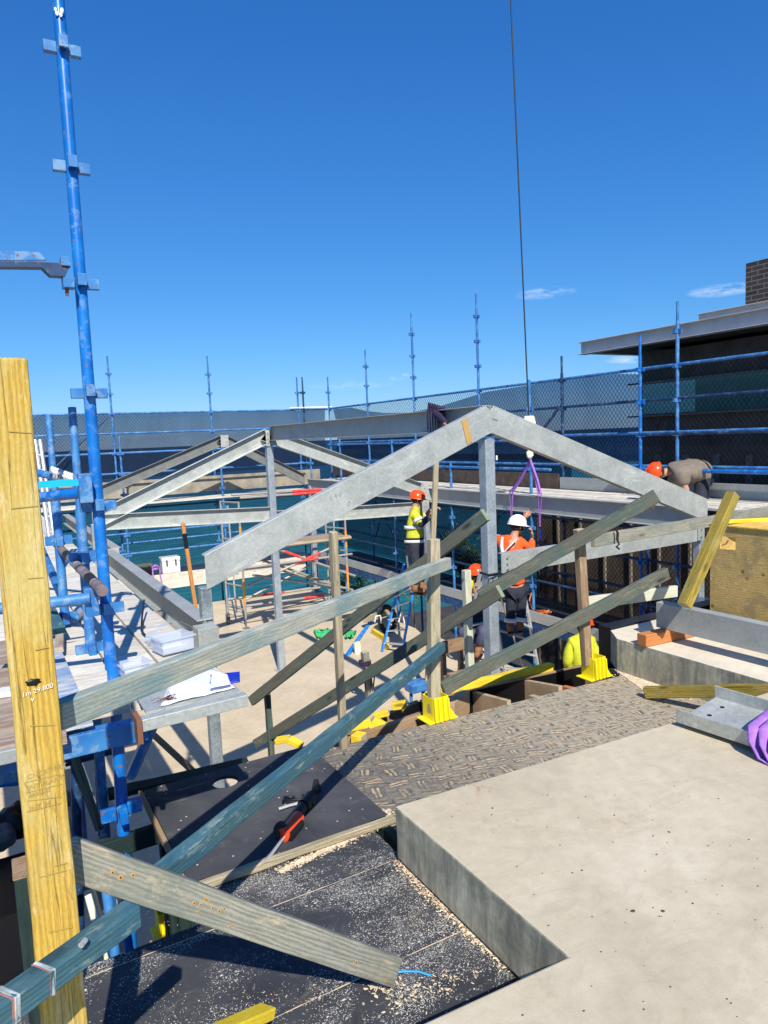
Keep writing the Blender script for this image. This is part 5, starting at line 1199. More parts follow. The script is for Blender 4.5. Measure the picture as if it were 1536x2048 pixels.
for px, py in [(985, 1616), (1086, 1590), (1095, 1590), (1266, 1822), (1250, 1845), (1306, 1815), (1326, 1822), (1338, 1664), (1306, 1672), (1230, 1590), (861, 1594), (1296, 1884), (1516, 1772), (1120, 1690)]+[(random.uniform(900, 1530), random.uniform(1560, 2040)) for _ in range(70)]:
    c = at(px, py, z=.001)
    if not (c.x > 1.43 and c.y < 2.3 or c.y < 1.42 and c.x > .9): continue
    r_ = random.uniform(.0012, .0035) if py not in (1616, 1822, 1664) else .006; b.sphere(c, r_, (random.uniform(.7, 1.6), 1, .35), 7, 4, lump=.5)
tag(b.build('grit', 'toe_brown'), 'small brown flecks and grit on the pale slab', 'grit', kind='stuff')
b = MB(); b.poly([(1.40, 1.50, ZB-.002), (1.425, 1.5, ZB-.002), (1.44, 2.5, ZB-.002), (1.40, 2.5, ZB-.002)], .004)
for i in range(9):
    q = at(800+i*27, 1752+i*24.5, z=-.245); 
    b.box((1.406, 1.52+i*.11, -.246), (1.44, 1.535+i*.11, -.236))
pd = MB(); pp = [at(x, y, z=-.2445) for x, y in ((1228, 1338), (1262, 1340), (1310, 1358), (1362, 1376), (1340, 1392), (1296, 1388), (1262, 1362))]; pd.poly(pp, .001)
tag(pd.build('sawdust_patch', 'sawdust_chip'), 'tan sawdust drift at the foot of the kerb', 'sawdust', kind='stuff')
tag(b.build('form_edge', 'rust_wire'), 'rusty packers under the formed slab edge', 'packers')

# ================================================================ THINGS ON THE LEFT DECK
def tub(cx, cy, cz, w_, d_, h_, rot, label, top=False):
    t = thing('storage_box', (cx, cy, cz), label, 'box', 'clear plastic boxes on the deck')
    mw = T(cx, cy, cz) @ Matrix.Rotation(R(rot), 4, 'Z'); b = MB(); e = .004; tp_ = .012
    for lo, hi in (((-w_, -d_, 0), (w_, d_, e)), ((-w_, -d_, e), (-w_+e, d_, h_)), ((w_-e, -d_, e), (w_, d_, h_)), ((-w_+e, -d_, e), (w_-e, -d_+e, h_)), ((-w_+e, d_-e, e), (w_-e, d_, h_))): b.box(lo, hi, mw)
    b.build('body', 'clear_plastic', t, bevel=.001)
    b = MB()
    for lo, hi in (((-w_-tp_, -d_-tp_, h_), (w_+tp_, -d_, h_+.006)), ((-w_-tp_, d_, h_), (w_+tp_, d_+tp_, h_+.006)), ((-w_-tp_, -d_, h_), (-w_, d_, h_+.006)), ((w_, -d_, h_), (w_+tp_, d_, h_+.006))): b.box(lo, hi, mw)
    b.build('rim', 'clear_plastic', t)
    b = MB(); b.box((-w_*.7, -d_*.6, e*1.5), (w_*.7, d_*.7, e*3), mw); b.build('contents', 'paper', t); return t
q = at(338, 1300, z=ZD); tub(q.x+.02, q.y, ZD, .085, .07, .07, 12, 'clear plastic tub with white papers inside, nearer the steel end plate')
q = at(268, 1345, z=ZD); tub(q.x, q.y, ZD, .06, .05, .045, 10, 'small clear plastic tub beside the foot of the near blue pole')
# bent plastic sheet
b = MB(); q = at(345, 1290, z=ZD); vs = []
for i in range(9):
    f = i/8; z_ = .10*math.sin(f*math.pi*.9)+.01; x_ = q.x-.11+.26*f
    vs += [(x_, q.y+.20-.03*f, ZD+z_*.8), (x_, q.y+.07-.03*f, ZD+z_)]
b.add(vs, [(2*i, 2*i+1, 2*i+3, 2*i+2) for i in range(8)], True); tag(b.build('plastic_sheet', 'clear_plastic'), 'curved clear plastic sheet arched behind the clear tubs', 'sheet')
# papers and blue lid on the channel
def paper(pts, label, z_=.0, crumple=.012):
    b = MB(); n_ = 12; g_ = []
    A0, B0, C0, D0 = [Vector(p) for p in pts]
    for i in range(n_+1):
        for j in range(n_+1):
            u_, v_ = i/n_, j/n_; p = A0.lerp(B0, u_).lerp(D0.lerp(C0, u_), v_); g_.append(p+Vector((0, 0, z_+crumple*(.6+noise.noise(p*14)))))
    b.add(g_, [(i*(n_+1)+j, (i+1)*(n_+1)+j, (i+1)*(n_+1)+j+1, i*(n_+1)+j+1) for i in range(n_) for j in range(n_)], True); o = b.build('paper_sheet', 'paper')
    sol = o.modifiers.new('solid', 'SOLIDIFY'); sol.thickness = .0006
    return tag(o, label, 'paper', 'white papers on the galvanised channel')
paper([at(322, 1415, z=ZD), at(470, 1378, z=ZD), at(420, 1340, z=ZD), at(345, 1350, z=ZD)], 'large white paper sheet draped over the channel edge')
paper([at(420, 1385, z=ZD+.01), at(462, 1376, z=ZD+.01), at(455, 1358, z=ZD+.01), at(425, 1345, z=ZD+.01)], 'small folded white sheet beside the blue lid', .012, .008)
t = thing('lid', at(455, 1358, z=ZD), 'blue plastic lid beside the white papers at the channel end', 'lid'); mw = T(*at(455, 1361, z=ZD)) @ Matrix.Rotation(R(-18), 4, 'Z')
b = MB(); b.box((-.075, -.05, 0), (.055, .055, .010), mw); b.build('plate', 'blue_plastic', t, bevel=.008)
b = MB()
for lo, hi in (((-.075, -.05, .010), (.055, -.044, .018)), ((-.075, .049, .010), (.055, .055, .018)), ((.049, -.044, .010), (.055, .049, .018)), ((-.06, -.025, .010), (.035, -.021, .014)), ((-.06, .025, .010), (.035, .029, .014)), ((.031, -.021, .010), (.035, .025, .014))): b.box(lo, hi, mw)
b.build('rib', 'blue_plastic', t)
# white tray by the yellow post
q = at(75, 1378, z=ZD+.02); mw = T(q.x-.03, q.y, ZD+.02) @ Matrix.Rotation(R(-14), 4, 'Z'); b = MB(); b.box((-.14, -.06, 0), (.10, .05, .012), mw); b.box((-.12, -.045, .012), (.08, .035, .02), mw)
tag(b.build('tray', 'white_plastic', bevel=.006), 'white plastic tray on the brown deck ply behind the yellow post', 'tray')
tag(timber('timber_offcut', at(118, 1262, z=ZD+.05), at(100, 1225, z=ZD+.05), .07, .05, 'teal_timber'), 'green offcut with sawn orange end lying on the left deck', 'timber')
w = MB()
for i in range(9):
    p = at(335+random.uniform(-14, 10), 1398+random.uniform(-4, 5), z=ZD+.008); w.path([p, p+Vector((random.uniform(-.03, .03), random.uniform(-.02, .02), random.uniform(.01, .03))), p+Vector((random.uniform(-.05, .05), random.uniform(-.02, .02), .004))], .0016, 5)
tag(w.build('wire_scrap', 'rust_wire'), 'tangle of rusty tie wire on the galvanised channel', 'wire')
w = MB(); w.path([at(288, 1200, z=ZD+.09), at(284, 1235, z=ZD+.03), at(283, 1262, z=ZD+.01), at(290, 1270, z=ZD+.005)], .006, 6); tag(w.build('hook_rod', 'cable_steel'), 'thin dark bent rod standing on the deck beside the floor beam', 'rod')
# dark post with brown end grain at lower left
q = at(46, 1735, d=1.95); t = thing('timber_post', (q.x, q.y, -1.2), 'short dark post with cracked brown end grain left of the yellow post', 'timber post')
timber('shaft', (q.x+.02, q.y, -1.6), (q.x, q.y, q.z), .052, .11, 'dark_post_timber', t, up=(0, 1, 0))
timber('end_grain', (q.x, q.y, q.z), (q.x, q.y-.0, q.z+.004), .0525, .1105, 'brown_timber', t, up=(0, 1, 0), bevel=0)
timber('cleat', (q.x+.03, q.y+.05, q.z-.02), (q.x+.055, q.y+.16, q.z+.05), .02, .04, 'orange_timber', t)
# rocks and bin bag on lower board
t = thing('shade_sheet', (0, 3.6, -1.1), 'added black sheet for the shade in the void, with grey rocks and black bag', 'shade_sheet'); b = MB(); yt_ = at(20, 1712, z=-.98).y; b.box((-2.2, 2.60, -1.02), (.16, yt_, -.98)); b.build('shade_cover', 'bin_bag', t); q1_ = at(137, 1606, z=-.98); q2_ = at(146, 1660, z=-.98)  # added black sheet paints the shade of the void; rocks and bag sit on it
b = MB(); b.box((.17, q2_.y-.2, -1.02), (q1_.x+.12, q1_.y+.15, -.98)); b.build('plank', 'dark_deck', t)
for x_, y_ in ((-1.4, 2.8), (.1, 2.8), (-1.4, 3.8), (.1, 3.8)): timber('leg', (x_, y_, FZ), (x_, y_, -1.02), .06, .06, 'dark_post_timber', t, up=(0, 1, 0))
for i, (px, py, r_, lab) in enumerate(((137, 1606, .075, 'round grey rock right of the yellow post, upper one'), (146, 1660, .065, 'round grey rock right of the yellow post, just above the grey brace'), (4, 1682, .085, 'round grey rock at the left edge beside the black bag'))):
    q = at(px, py, z=-.93); b = MB(); b.sphere((q.x, q.y, -.98+r_*.85), r_, (1, 1, .95), 20, 14, lump=.22); tag(b.build('rock', 'rock_grey'), lab, 'rock', 'grey rocks on the lower plank')
q = at(28, 1670, z=-.93); b = MB(); b.sphere((q.x+.02, q.y+.12, -.90), .13, (1.1, 1, .8), 20, 12, lump=.5); tag(b.build('rubbish_bag', 'bin_bag'), 'black rubbish bag on the lower plank at left edge', 'bag')

# ================================================================ SHOVEL HANDLE, BOXES ON THE SEAWARD LIFT
a_ = at(366, 1050, y=10.9); c_ = at(392, 1220, y=10.7); t = thing('timber_stake', c_, 'orange timber stake with a dark band leaning behind the floor beam', 'stake')
sk_ = timber('shaft', c_+(c_-a_)*1.45, a_, .055, .045, 'shovel_timber', t, up=(0, 1, 0)); 
b = MB(); b.sphere(a_, .034, (1, .9, 1.3)); b.build('tip', 'shovel_timber', t); timber('band', a_.lerp(c_, .10), a_.lerp(c_, .28), .058, .048, 'bin_bag', sk_, up=(0, 1, 0))
def crate(px, py, w_, h_, mat, label, y, cat='cool box', lidm=None):
    q = at(px, py, y=y); q.z = -1.62; t = thing('cool_box', q, label, cat); b = MB(); b.box((q.x-w_/2, q.y-.15, q.z), (q.x+w_/2, q.y+.15, q.z+h_*.75)); b.build('body', mat, t, bevel=.012)
    b = MB(); b.box((q.x-w_/2-.01, q.y-.16, q.z+h_*.76), (q.x+w_/2+.01, q.y+.16, q.z+h_)); b.build('lid', lidm or mat, t, bevel=.012)
    for dx in (-.25, .25):
        b = MB(); b.box((q.x+dx*w_-.015, q.y-.185, q.z+h_*.5), (q.x+dx*w_+.015, q.y-.165, q.z+h_*.85)); b.build('latch', 'rubber', t)
    return t
crate(340, 1130, .44, .40, 'white_plastic', 'white cool box with black latches on the seaward scaffold lift', YI+.2)
crate(288, 1138, .36, .30, 'bin_bag', 'black toolbox with olive lid left of the white cool box', YI+.2, 'toolbox', 'dark_green_timber')
w = MB(); q = at(311, 1138, y=YI-.12)
w.path([q+Vector((-.08, 0, .05)), q+Vector((.0, 0, .09)), q+Vector((.09, 0, .05)), q+Vector((.06, 0, 0)), q+Vector((-.05, 0, .0))], .03, 7, closed=True)
for dx in (-.07, .09): w.path([q+Vector((dx, 0, .05)), q+Vector((dx*1.1, -.02, -.2)), q+Vector((dx*1.4, -.02, -.38))], .016, 6, flat=(.02, .006))
tag(w.build('lifting_sling', 'purple_web'), 'small purple sling hanging over the edge between the toolbox and cool box', 'sling')

# ================================================================ MOBILE TOWER
tw = thing('mobile_tower', (5.5, 15.3, FZ), 'aluminium mobile scaffold tower on castors with a brown ply platform', 'mobile tower')
L1, L2 = at(493, 1257, z=FZ), at(457, 1248, z=FZ); L2 = L1+(L2-L1).normalized()*1.0 if (L2-L1).length > 1.3 else L2
wv = L2-L1; e1 = at(483, 1003, y=L1.y); topz = e1.z; X2 = 7.45
def leg(x, y, sleeve=True, top=topz, castor=True):
    b = MB(); b.tube((x, y, FZ+.22), (x, y, top), .025, n=10); o = b.build('upright', 'steel_tube_dull', tw)
    if sleeve:
        for z0_, z1_ in ((FZ+.55, FZ+1.1), (top-.95, top-.55)): tube('colour_sleeve', (x, y, z0_), (x, y, z1_), 'orange_sleeve', o, r=.028)
    if castor:
        b = MB(); b.tube((x-.03, y, FZ+.08), (x+.03, y, FZ+.08), .08, n=18); b.build('wheel', 'rust_tube', o); b = MB(); b.box((x-.045, y-.02, FZ+.08), (x-.035, y+.05, FZ+.24)); b.box((x+.035, y-.02, FZ+.08), (x+.045, y+.05, FZ+.24)); b.build('fork', 'steel_tube_dull', o)
    else:
        b = MB(); b.box((x-.07, y-.07, FZ), (x+.07, y+.07, FZ+.02)); b.tube((x, y, FZ+.02), (x, y, FZ+.24), .018, n=8); b.build('foot_jack', 'rust_tube', o)
for x_ in (L1.x, X2):
    leg(x_, L1.y, True, topz if x_ < 6 else topz-.35, castor=False); leg(x_+wv.x, L1.y+wv.y, False, topz if x_ < 6 else topz-.35, castor=True)
    for z_ in (FZ+.42, FZ+.95, FZ+1.45, topz-.85, topz-.02):
        if x_ > 6 and z_ > topz-.5: continue
        tube('rung', (x_, L1.y, z_), (x_+wv.x, L1.y+wv.y, z_), 'steel_tube_dull', tw, r=.020)
    tube('frame_strut', (x_+wv.x*.5, L1.y+wv.y*.5, FZ+.3), (x_+wv.x*.6, L1.y+wv.y*.6, topz-.1), 'aluminium', tw, r=.02)
pz = at(640, 1079, y=L1.y).z
b = MB(); b.box((L1.x+.25, L1.y-.05, pz), (X2+.1, L1.y+wv.y+.05, pz+.02)); b.build('platform', 'brown_ply', tw)
tube('platform_edge', (L1.x+.2, L1.y-.07, pz-.03), (X2+.1, L1.y-.07, pz-.03), 'pine', tw, r=.035)
def brace(p0_, p1_, yy, mid=None):
    a_, c_ = at(*p0_, y=yy), at(*p1_, y=yy); o = tube('brace', a_, c_, 'steel_tube_dull', tw, r=.028)
    if mid: tube('colour_sleeve', a_.lerp(c_, mid[0]), a_.lerp(c_, mid[1]), 'red_sleeve', o, r=.034)
y0_, y1_ = L1.y-.03, L1.y+wv.y
brace((492, 1136), (704, 1108), y0_, (.50, .66)); brace((495, 1172), (665, 1094), y0_+.04, (.54, .85)); brace((560, 1100), (710, 1152), y0_+.05, (.05, .25)); brace((492, 1212), (714, 1182), y0_, (.50, .68)); brace((560, 1140), (706, 1180), y1_); brace((492, 1110), (680, 1172), y1_); brace((455, 1199), (640, 1175), y1_, (.35, .6)); brace((490, 1200), (622, 1130), y1_)
brace((463, 990), (660, 978), y1_, (.6, .9)); brace((480, 996), (650, 984), y0_, (.6, .95)); brace((505, 1150), (690, 1176), y0_+.02)

# ================================================================ LADDERS
def ladder(name, label, rails, rungs_n, mat, rung_mat='aluminium', rear=None, rw=.035, rt=.018, first=.06):
    (a0, a1), (b0, b1) = rails; t = thing(name, (a0+b0)/2, label, 'ladder')
    for p_, q_ in ((a0, a1), (b0, b1)): timber('rail', p_, q_, rt*1.6, rw*1.7, mat, t, up=(0, -1, .2), bevel=.003)
    for i in range(rungs_n):
        f = first+(1-first)*i/rungs_n; P_, Q_ = a0.lerp(a1, f), b0.lerp(b1, f); timber('step', P_, Q_, .075, .022, rung_mat, t, bevel=.002)
    if rear:
        for p_, q_ in rear: timber('rear_leg', p_, q_, .022, .035, rung_mat, t, up=(0, -1, .2), bevel=.003)
    return t
y_l = at(764, 1303, z=FZ).y
lb0 = at(764, 1304, z=FZ); lb1 = at(824, 1130, y=lb0.y+.55); rb0 = at(803, 1312, z=FZ); rb1 = at(842, 1090, y=rb0.y+.55)
lb1 = at(808, 1128, y=lb0.y+.45)
ladder('stepladder', 'blue fibreglass stepladder under the man in yellow', ((lb0, lb1), (rb0, rb1)), 7, 'ladder_blue', rear=((at(868, 1250, y=lb0.y+1.1), at(838, 1100, y=lb0.y+.55)), (at(830, 1255, y=lb0.y+1.5), at(812, 1100, y=lb0.y+.55))), first=.10)
a0, a1 = at(1012, 1360, d=10.9), at(975, 1110, d=11.2); b0_, b1_ = at(1078, 1345, d=11.0), at(1045, 1170, d=11.2)
a0e = a0+(a0-a1)*.45; b0e = b0_+(b0_-b1_)*.55
ladder('stepladder', 'aluminium stepladder under the man in the white helmet', ((a0e, a1), (b0e, b1_)), 9, 'aluminium', rear=((at(1050, 1345, d=11.9), at(1000, 1190, d=11.4)),))
a0, a1 = at(905, 1400, d=10.4), at(962, 1140, d=10.1); b0_, b1_ = at(940, 1400, d=10.5), at(968, 1120, d=10.2)
b0_ = at(975, 1410, d=10.3)
ladder('stepladder', 'aluminium stepladder half hidden behind the tall steel column', ((a0+(a0-a1)*.2, a1), (b0_+(b0_-b1_)*.2, b1_)), 8, 'aluminium')
# fallen blue and white prop on the floor
a_, c_ = at(696, 1308, z=FZ+.03), at(772, 1200, y=15.5); t = thing('steel_prop', a_, 'blue and silver prop leaning left of the blue stepladder', 'prop'); m_ = a_.lerp(c_, .62); tube('lower_tube', a_, m_, 'ladder_blue', t, r=.045); tube('upper_tube', m_, c_, 'aluminium', t, r=.03)
timber('foot', at(716, 1308, y=a_.y)+Vector((0, 0, 0)), at(713, 1284, y=a_.y), .06, .12, 'cream_paint', t, up=(1, 0, 0))
tag(timber('timber_length', at(746, 1262, z=FZ+.05), at(775, 1280, z=FZ+.05), .08, .1, 'bright_yellow_timber'), 'small yellow timber on the floor by the blue stepladder foot', 'timber')
tag(timber('timber_length', at(728, 1240, z=FZ+.2), at(800, 1216, z=FZ+.2), .05, .14, 'pine'), 'pale timber board across the floor behind the leaning prop', 'timber')
for (x0, y0, x1, y1) in ((735, 1245, 700, 1300), ):
    pass
# roll of hose / wheel near the ladder, cords
q = at(800, 1275, z=FZ); t = thing('hose_reel', q, 'black hose reel with white clips standing behind the blue stepladder', 'reel'); b = MB()
b.path([q+Vector((0, .5+.0, .28))+Vector((.18*math.cos(a), .05*math.sin(a), .26*math.sin(a))) for a in [i*.314 for i in range(20)]], .055, 8, closed=True); b.build('coil', 'rubber', t)
w = MB(); w.path([q+Vector((-.35, .4, .3)), q+Vector((-.33, .4, .42)), q+Vector((-.22, .4, .42)), q+Vector((-.2, .4, .25))], .02, 6); w.path([q+Vector((.22, .4, .2)), q+Vector((.3, .4, .45)), q+Vector((.36, .4, .15))], .02, 6); w.build('clip', 'white_plastic', t)
q = at(772, 1292, z=FZ+.06); b = MB(); b.sphere(q, .07); tag(b.build('float_ball', 'yellow_steel'), 'small yellow ball at the foot of the blue stepladder', 'ball')
w = MB()
for k_ in range(10):
    pts = [at(625+random.uniform(0, 40)+f*random.uniform(0, 40), 1262+random.uniform(-4, 12), z=FZ+.03+.04*random.random()) for f in (0, .3, .6, .9, 1)]; w.path(pts, .03, 6)
for k_ in range(7):
    pts = [at(688+random.uniform(0, 24), 1262+random.uniform(0, 12), z=FZ+.03+.04*random.random()) for f in range(4)]; w.path(pts, .028, 6)
tag(w.build('sling_heap', 'green_rope'), 'heap of green webbing slings on the pale concrete floor', 'sling')
w = MB()
for k_ in range(8):
    pts = [at(1068+random.uniform(-6, 36), 1219+random.uniform(0, 10)+.1*k_, x=7.9) for f in range(4)]; w.path(pts, .012, 5)
tag(w.build('extension_cord', 'orange_cord'), 'tangled orange extension cord on the lower scaffold deck', 'cord')
w = MB(); w.path([at(1064, 1218, x=7.9), at(1059, 1200, x=7.92), at(1063, 1186, x=7.94)], .012, 5); tag(w.build('power_cord', 'orange_cord'), 'red cord rising beside the inner scaffold pole', 'cord')
# stub post with straps, standing on the floor
q0 = at(742, 1405, y=9.3); q1 = at(729, 1303, y=9.3); t = thing('timber_post', (q0.x, q0.y, FZ), 'grey stub post tied with dark straps in the stair void', 'timber post'); timber('shaft', (q0.x, q0.y, FZ), q1, .10, .10, 'grey_timber', t, up=(0, 1, 0))
w = MB(); c_ = at(730, 1327, y=9.3)
for k_ in range(3): w.path([c_+Vector((.085*math.cos(a), .085*math.sin(a), .02*k_+.01*math.sin(3*a))) for a in [i*.5236 for i in range(12)]], .012, 5, closed=True)
for dx in (-.05, .03, .07): w.path([c_+Vector((dx, -.08, 0)), c_+Vector((dx*1.4, -.1, -.2)), c_+Vector((dx, -.09, -.4))], .012, 5)
w.build('strap', 'dark_purple_web', t)
# plank held by man in yellow
tag(timber('timber_stud', at(852, 1440, y=9.3), at(873, 905, y=9.65), 0.045, .085, 'pine', up=(1, 0, 0)), 'tall narrow timber stud standing between the man in yellow and the front rafter', 'timber')
# white tub and blue thing on the floor
q = at(832, 1372, y=6.6); b = MB(); b.box((q.x-.1, q.y-.08, q.z-.06), (q.x+.12, q.y+.1, q.z+.05)); b.box((q.x-.09, q.y-.02, FZ), (q.x-.05, q.y+.02, q.z-.06)); b.box((q.x+.07, q.y-.02, FZ), (q.x+.11, q.y+.02, q.z-.06)); tag(b.build('trestle', 'blue_paint_far', bevel=.02), 'small light blue trestle end below the blue brace', 'trestle')

# ================================================================ PEOPLE
def hand(parent, wrist, dirn, curl, thumb_side, glove='skin'):
    """palm, four bent fingers of unequal length and a thumb from the side of the palm"""
    d_ = Vector(dirn).normalized(); c_ = Vector(curl); c_ = (c_-d_*c_.dot(d_)).normalized(); s_ = d_.cross(c_)*thumb_side; wrist = Vector(wrist)
    b = MB(); b.path([wrist-d_*.02, wrist+d_*.03, wrist+d_*.085], .03, 8, flat=None)
    pal = MB(); ring = []
    for f, w_, t_ in ((0, .024, .02), (.03, .036, .017), (.07, .042, .015), (.095, .040, .012)):
        ctr = wrist+d_*f; ring.append([ctr+s_*w_*math.cos(a)+c_*t_*math.sin(a) for a in [i*.7854 for i in range(8)]])
    vs = [v for g_ in ring for v in g_]; pal.add(vs, [(i*8+j, i*8+(j+1) % 8, i*8+8+(j+1) % 8, i*8+8+j) for i in range(3) for j in range(8)]+[tuple(range(8)), tuple(range(24, 32))], True)
    for k_, (o_, ln) in enumerate(((.031, .075), (.011, .085), (-.010, .078), (-.030, .060))):
        q = wrist+d_*.088+s_*o_; pal.path([q-d_*.01, q+d_*ln*.38+c_*.008, q+d_*ln*.62+c_*.032, q+d_*ln*.60+c_*.055], .0088, 7)
    q = wrist+d_*.03+s_*.034; pal.path([q-s_*.01, q+s_*.022+d_*.022, q+s_*.028+d_*.048+c_*.014, q+s_*.020+d_*.066+c_*.024], .0100, 7)
    return pal.build('hand', glove, parent)
def person(label, J, top, trousers, boots, helmet, cuffs=None, face_dir=(1, 0, 0), up=(0, 0, 1), beard=False, tapes=(), sleeves='long', hemdrop=.16, lower_sleeve=None, brim=1.0, hands=None, bulk=1.0):
    J = {k_: Vector(v) for k_, v in J.items()}; P = thing('person', J.get('base', J['hip']), label, 'person')
    hd = J['head']; fd = Vector(face_dir).normalized(); upv = Vector(up).normalized(); sd_ = fd.cross(upv).normalized(); upv = sd_.cross(fd)
    # one continuous body
    jt = {'hip': (J['hip'], .12), 'chest': (J['chest'], (.13, .11)), 'neckb': (J['chest'].lerp(J['neck'], .7), .075), 'neck': (J['neck'], .055), 'jaw': (hd-upv*.05+fd*.01, (.062, .068)), 'head': (hd, (.078, .085)), 'crown': (hd+upv*.08-fd*.01, .066)}
    ed = [('hip', 'chest'), ('chest', 'neckb'), ('neckb', 'neck'), ('neck', 'jaw'), ('jaw', 'head'), ('head', 'crown')]
    for s_ in 'LR':
        if 'sh'+s_ in J:
            jt['sh'+s_] = (J['sh'+s_], .052); jt['el'+s_] = (J['el'+s_], .040); jt['ha'+s_] = (J['ha'+s_], .026); ed += [('chest', 'sh'+s_), ('sh'+s_, 'el'+s_), ('el'+s_, 'ha'+s_)]
        if 'kn'+s_ in J:
            hp = J['hip']+(J.get('hp'+s_, J['hip'])-J['hip']); jt['hp'+s_] = (hp, .085); jt['kn'+s_] = (J['kn'+s_], .055); jt['an'+s_] = (J['an'+s_], .038); ed += [('hip', 'hp'+s_), ('hp'+s_, 'kn'+s_), ('kn'+s_, 'an'+s_)]
    body = skin('body', jt, ed, 'skin', P)
    # face
    f_ = MB(); f_.path([hd+fd*.075+upv*.015, hd+fd*.102-upv*.012, hd+fd*.084-upv*.022], .012, 6)
    f_.build('nose', 'skin', P)
    for e_ in (-1, 1): f_ = MB(); f_.sphere(hd+sd_*e_*.080-upv*.01, .026, (.4, .9, 1.2), 8, 6); f_.build('ear', 'skin', P)
    for e_ in (-1, 1): m_ = MB(); m_.sphere(hd+fd*.082+sd_*e_*.030+upv*.018, .011, (1, 1, .6), 8, 6); m_.build('eye', 'hair', P)
    m_ = MB(); m_.path([hd+fd*.080-upv*.048-sd_*.022, hd+fd*.086-upv*.048, hd+fd*.080-upv*.048+sd_*.022], .004, 5); m_.build('mouth', 'hair', P)
    h_ = MB(); h_.sphere(hd-fd*.018+upv*.012, .096, (1, 1, 1.0), 16, 10)
    h_.build('hair', 'hair', P)
    if beard:
        b = MB(); b.sphere(hd+fd*.045-upv*.085, .062, (1, 1, 1.25), 12, 8, lump=.25); b.build('beard', 'hair', P)
    # helmet
    if helmet:
        rot = Matrix((sd_, fd, upv)).transposed()
        b = MB(); c_ = hd+upv*.035-fd*.005; b.sphere(c_, .135, (.92, 1.08, .98), 24, 12, cut=math.pi*.52, rot=rot)
        ring_o = []; ring_i = []; n_ = 28
        for i in range(n_):
            a = 2*math.pi*i/n_; fr = max(0, math.sin(a)); ro = .012+.045*fr*brim
            ring_i.append(c_+rot @ Vector((math.cos(a)*.124, math.sin(a)*.145, -.004))); ring_o.append(c_+rot @ Vector((math.cos(a)*(.124+ro*.7), math.sin(a)*(.145+ro), -.016)))
        b.add(ring_i+ring_o+[v-upv*.006 for v in ring_o]+[v-upv*.006 for v in ring_i], [(k2*n_+i, k2*n_+(i+1) % n_, (k2+1) * n_+(i+1) % n_, (k2+1)*n_+i) for k2 in range(3) for i in range(n_)], True)
        b.path([c_+rot @ Vector((0, math.cos(a)*.146, math.sin(a)*.134)) for a in [math.pi*(.12+.76*i/8) for i in range(9)]], .008, 6, flat=(.018, .006))
        b.build('helmet', helmet, P)
        w_ = MB(); w_.path([hd+sd_*.088+upv*.02, hd+sd_*.075-upv*.06, hd-upv*.115+fd*.03, hd-sd_*.075-upv*.06, hd-sd_*.088+upv*.02], .004, 5); w_.build('chin_strap', 'rubber', P)
    # clothing shells
    jt = {'hem': (J['hip']+(J['hip']-J['chest']).normalized()*(hemdrop-.10), (.165, .15)), 'hip': (J['hip']+(J['chest']-J['hip'])*.12, (.165, .15)), 'waist': (J['hip'].lerp(J['chest'], .5), (.165, .145)), 'chest': (J['chest'], (.18, .15)), 'col': (J['chest'].lerp(J['neck'], .95), .078)}
    ed = [('hem', 'hip'), ('hip', 'waist'), ('waist', 'chest'), ('chest', 'col')]
    for s_ in 'LR':
        if 'sh'+s_ in J:
            jt['sh'+s_] = (J['sh'+s_], .078); ed.append(('chest', 'sh'+s_)); e2 = J['el'+s_]
            if sleeves == 'short': e2 = J['sh'+s_].lerp(J['el'+s_], .75)
            jt['el'+s_] = (e2, .066 if sleeves != 'short' else .075); ed.append(('sh'+s_, 'el'+s_))
            if sleeves == 'long' and not lower_sleeve: jt['cu'+s_] = (J['el'+s_].lerp(J['ha'+s_], .88), .045); ed.append(('el'+s_, 'cu'+s_))
    jt = {k_: (v_[0], tuple(r_*bulk for r_ in v_[1]) if isinstance(v_[1], tuple) else v_[1]*bulk) for k_, v_ in jt.items()}
    shirt = skin('shirt', {**{'chest': jt.pop('chest')}, **jt}, ed, top, P)
    # cloth folds
    dm = shirt.modifiers.new('fold', 'DISPLACE'); tx = bpy.data.textures.get('folds') or bpy.data.textures.new('folds', 'CLOUDS'); tx.noise_scale = .11; dm.texture = tx; dm.strength = .035; dm.mid_level = .5; dm.texture_coords = 'GLOBAL'
    if lower_sleeve:
        for s_ in 'LR':
            if 'sh'+s_ in J:
                w_ = MB(); e_ = J['el'+s_]; q = e_.lerp(J['ha'+s_], .9); w_.path([J['sh'+s_].lerp(e_, .8), e_, e_.lerp(q, .5), q], .055, 10); w_.build('cuff_sleeve', lower_sleeve, P)
    if trousers:
        jt = {'hip': (J['hip'], (.16, .14))}; ed = []
        for s_ in 'LR':
            if 'kn'+s_ in J:
                jt['hp'+s_] = (J['hp'+s_], .105); jt['md'+s_] = (J['hp'+s_].lerp(J['kn'+s_], .5), .098); jt['kn'+s_] = (J['kn'+s_], .080); jt['ca'+s_] = (J['kn'+s_].lerp(J['an'+s_], .45), .078); jt['an'+s_] = (J['an'+s_].lerp(J['kn'+s_], .12), .068)
                ed += [('hip', 'hp'+s_), ('hp'+s_, 'md'+s_), ('md'+s_, 'kn'+s_), ('kn'+s_, 'ca'+s_), ('ca'+s_, 'an'+s_)]
        if lower_sleeve or hemdrop < .1: jt['wst'] = (J['hip'].lerp(J['chest'], .35), (.16, .14)); ed.append(('hip', 'wst'))
        tr_ = skin('trousers', jt, ed, trousers, P); dm = tr_.modifiers.new('fold', 'DISPLACE'); dm.texture = tx; dm.strength = .035; dm.mid_level = .5; dm.texture_coords = 'GLOBAL'
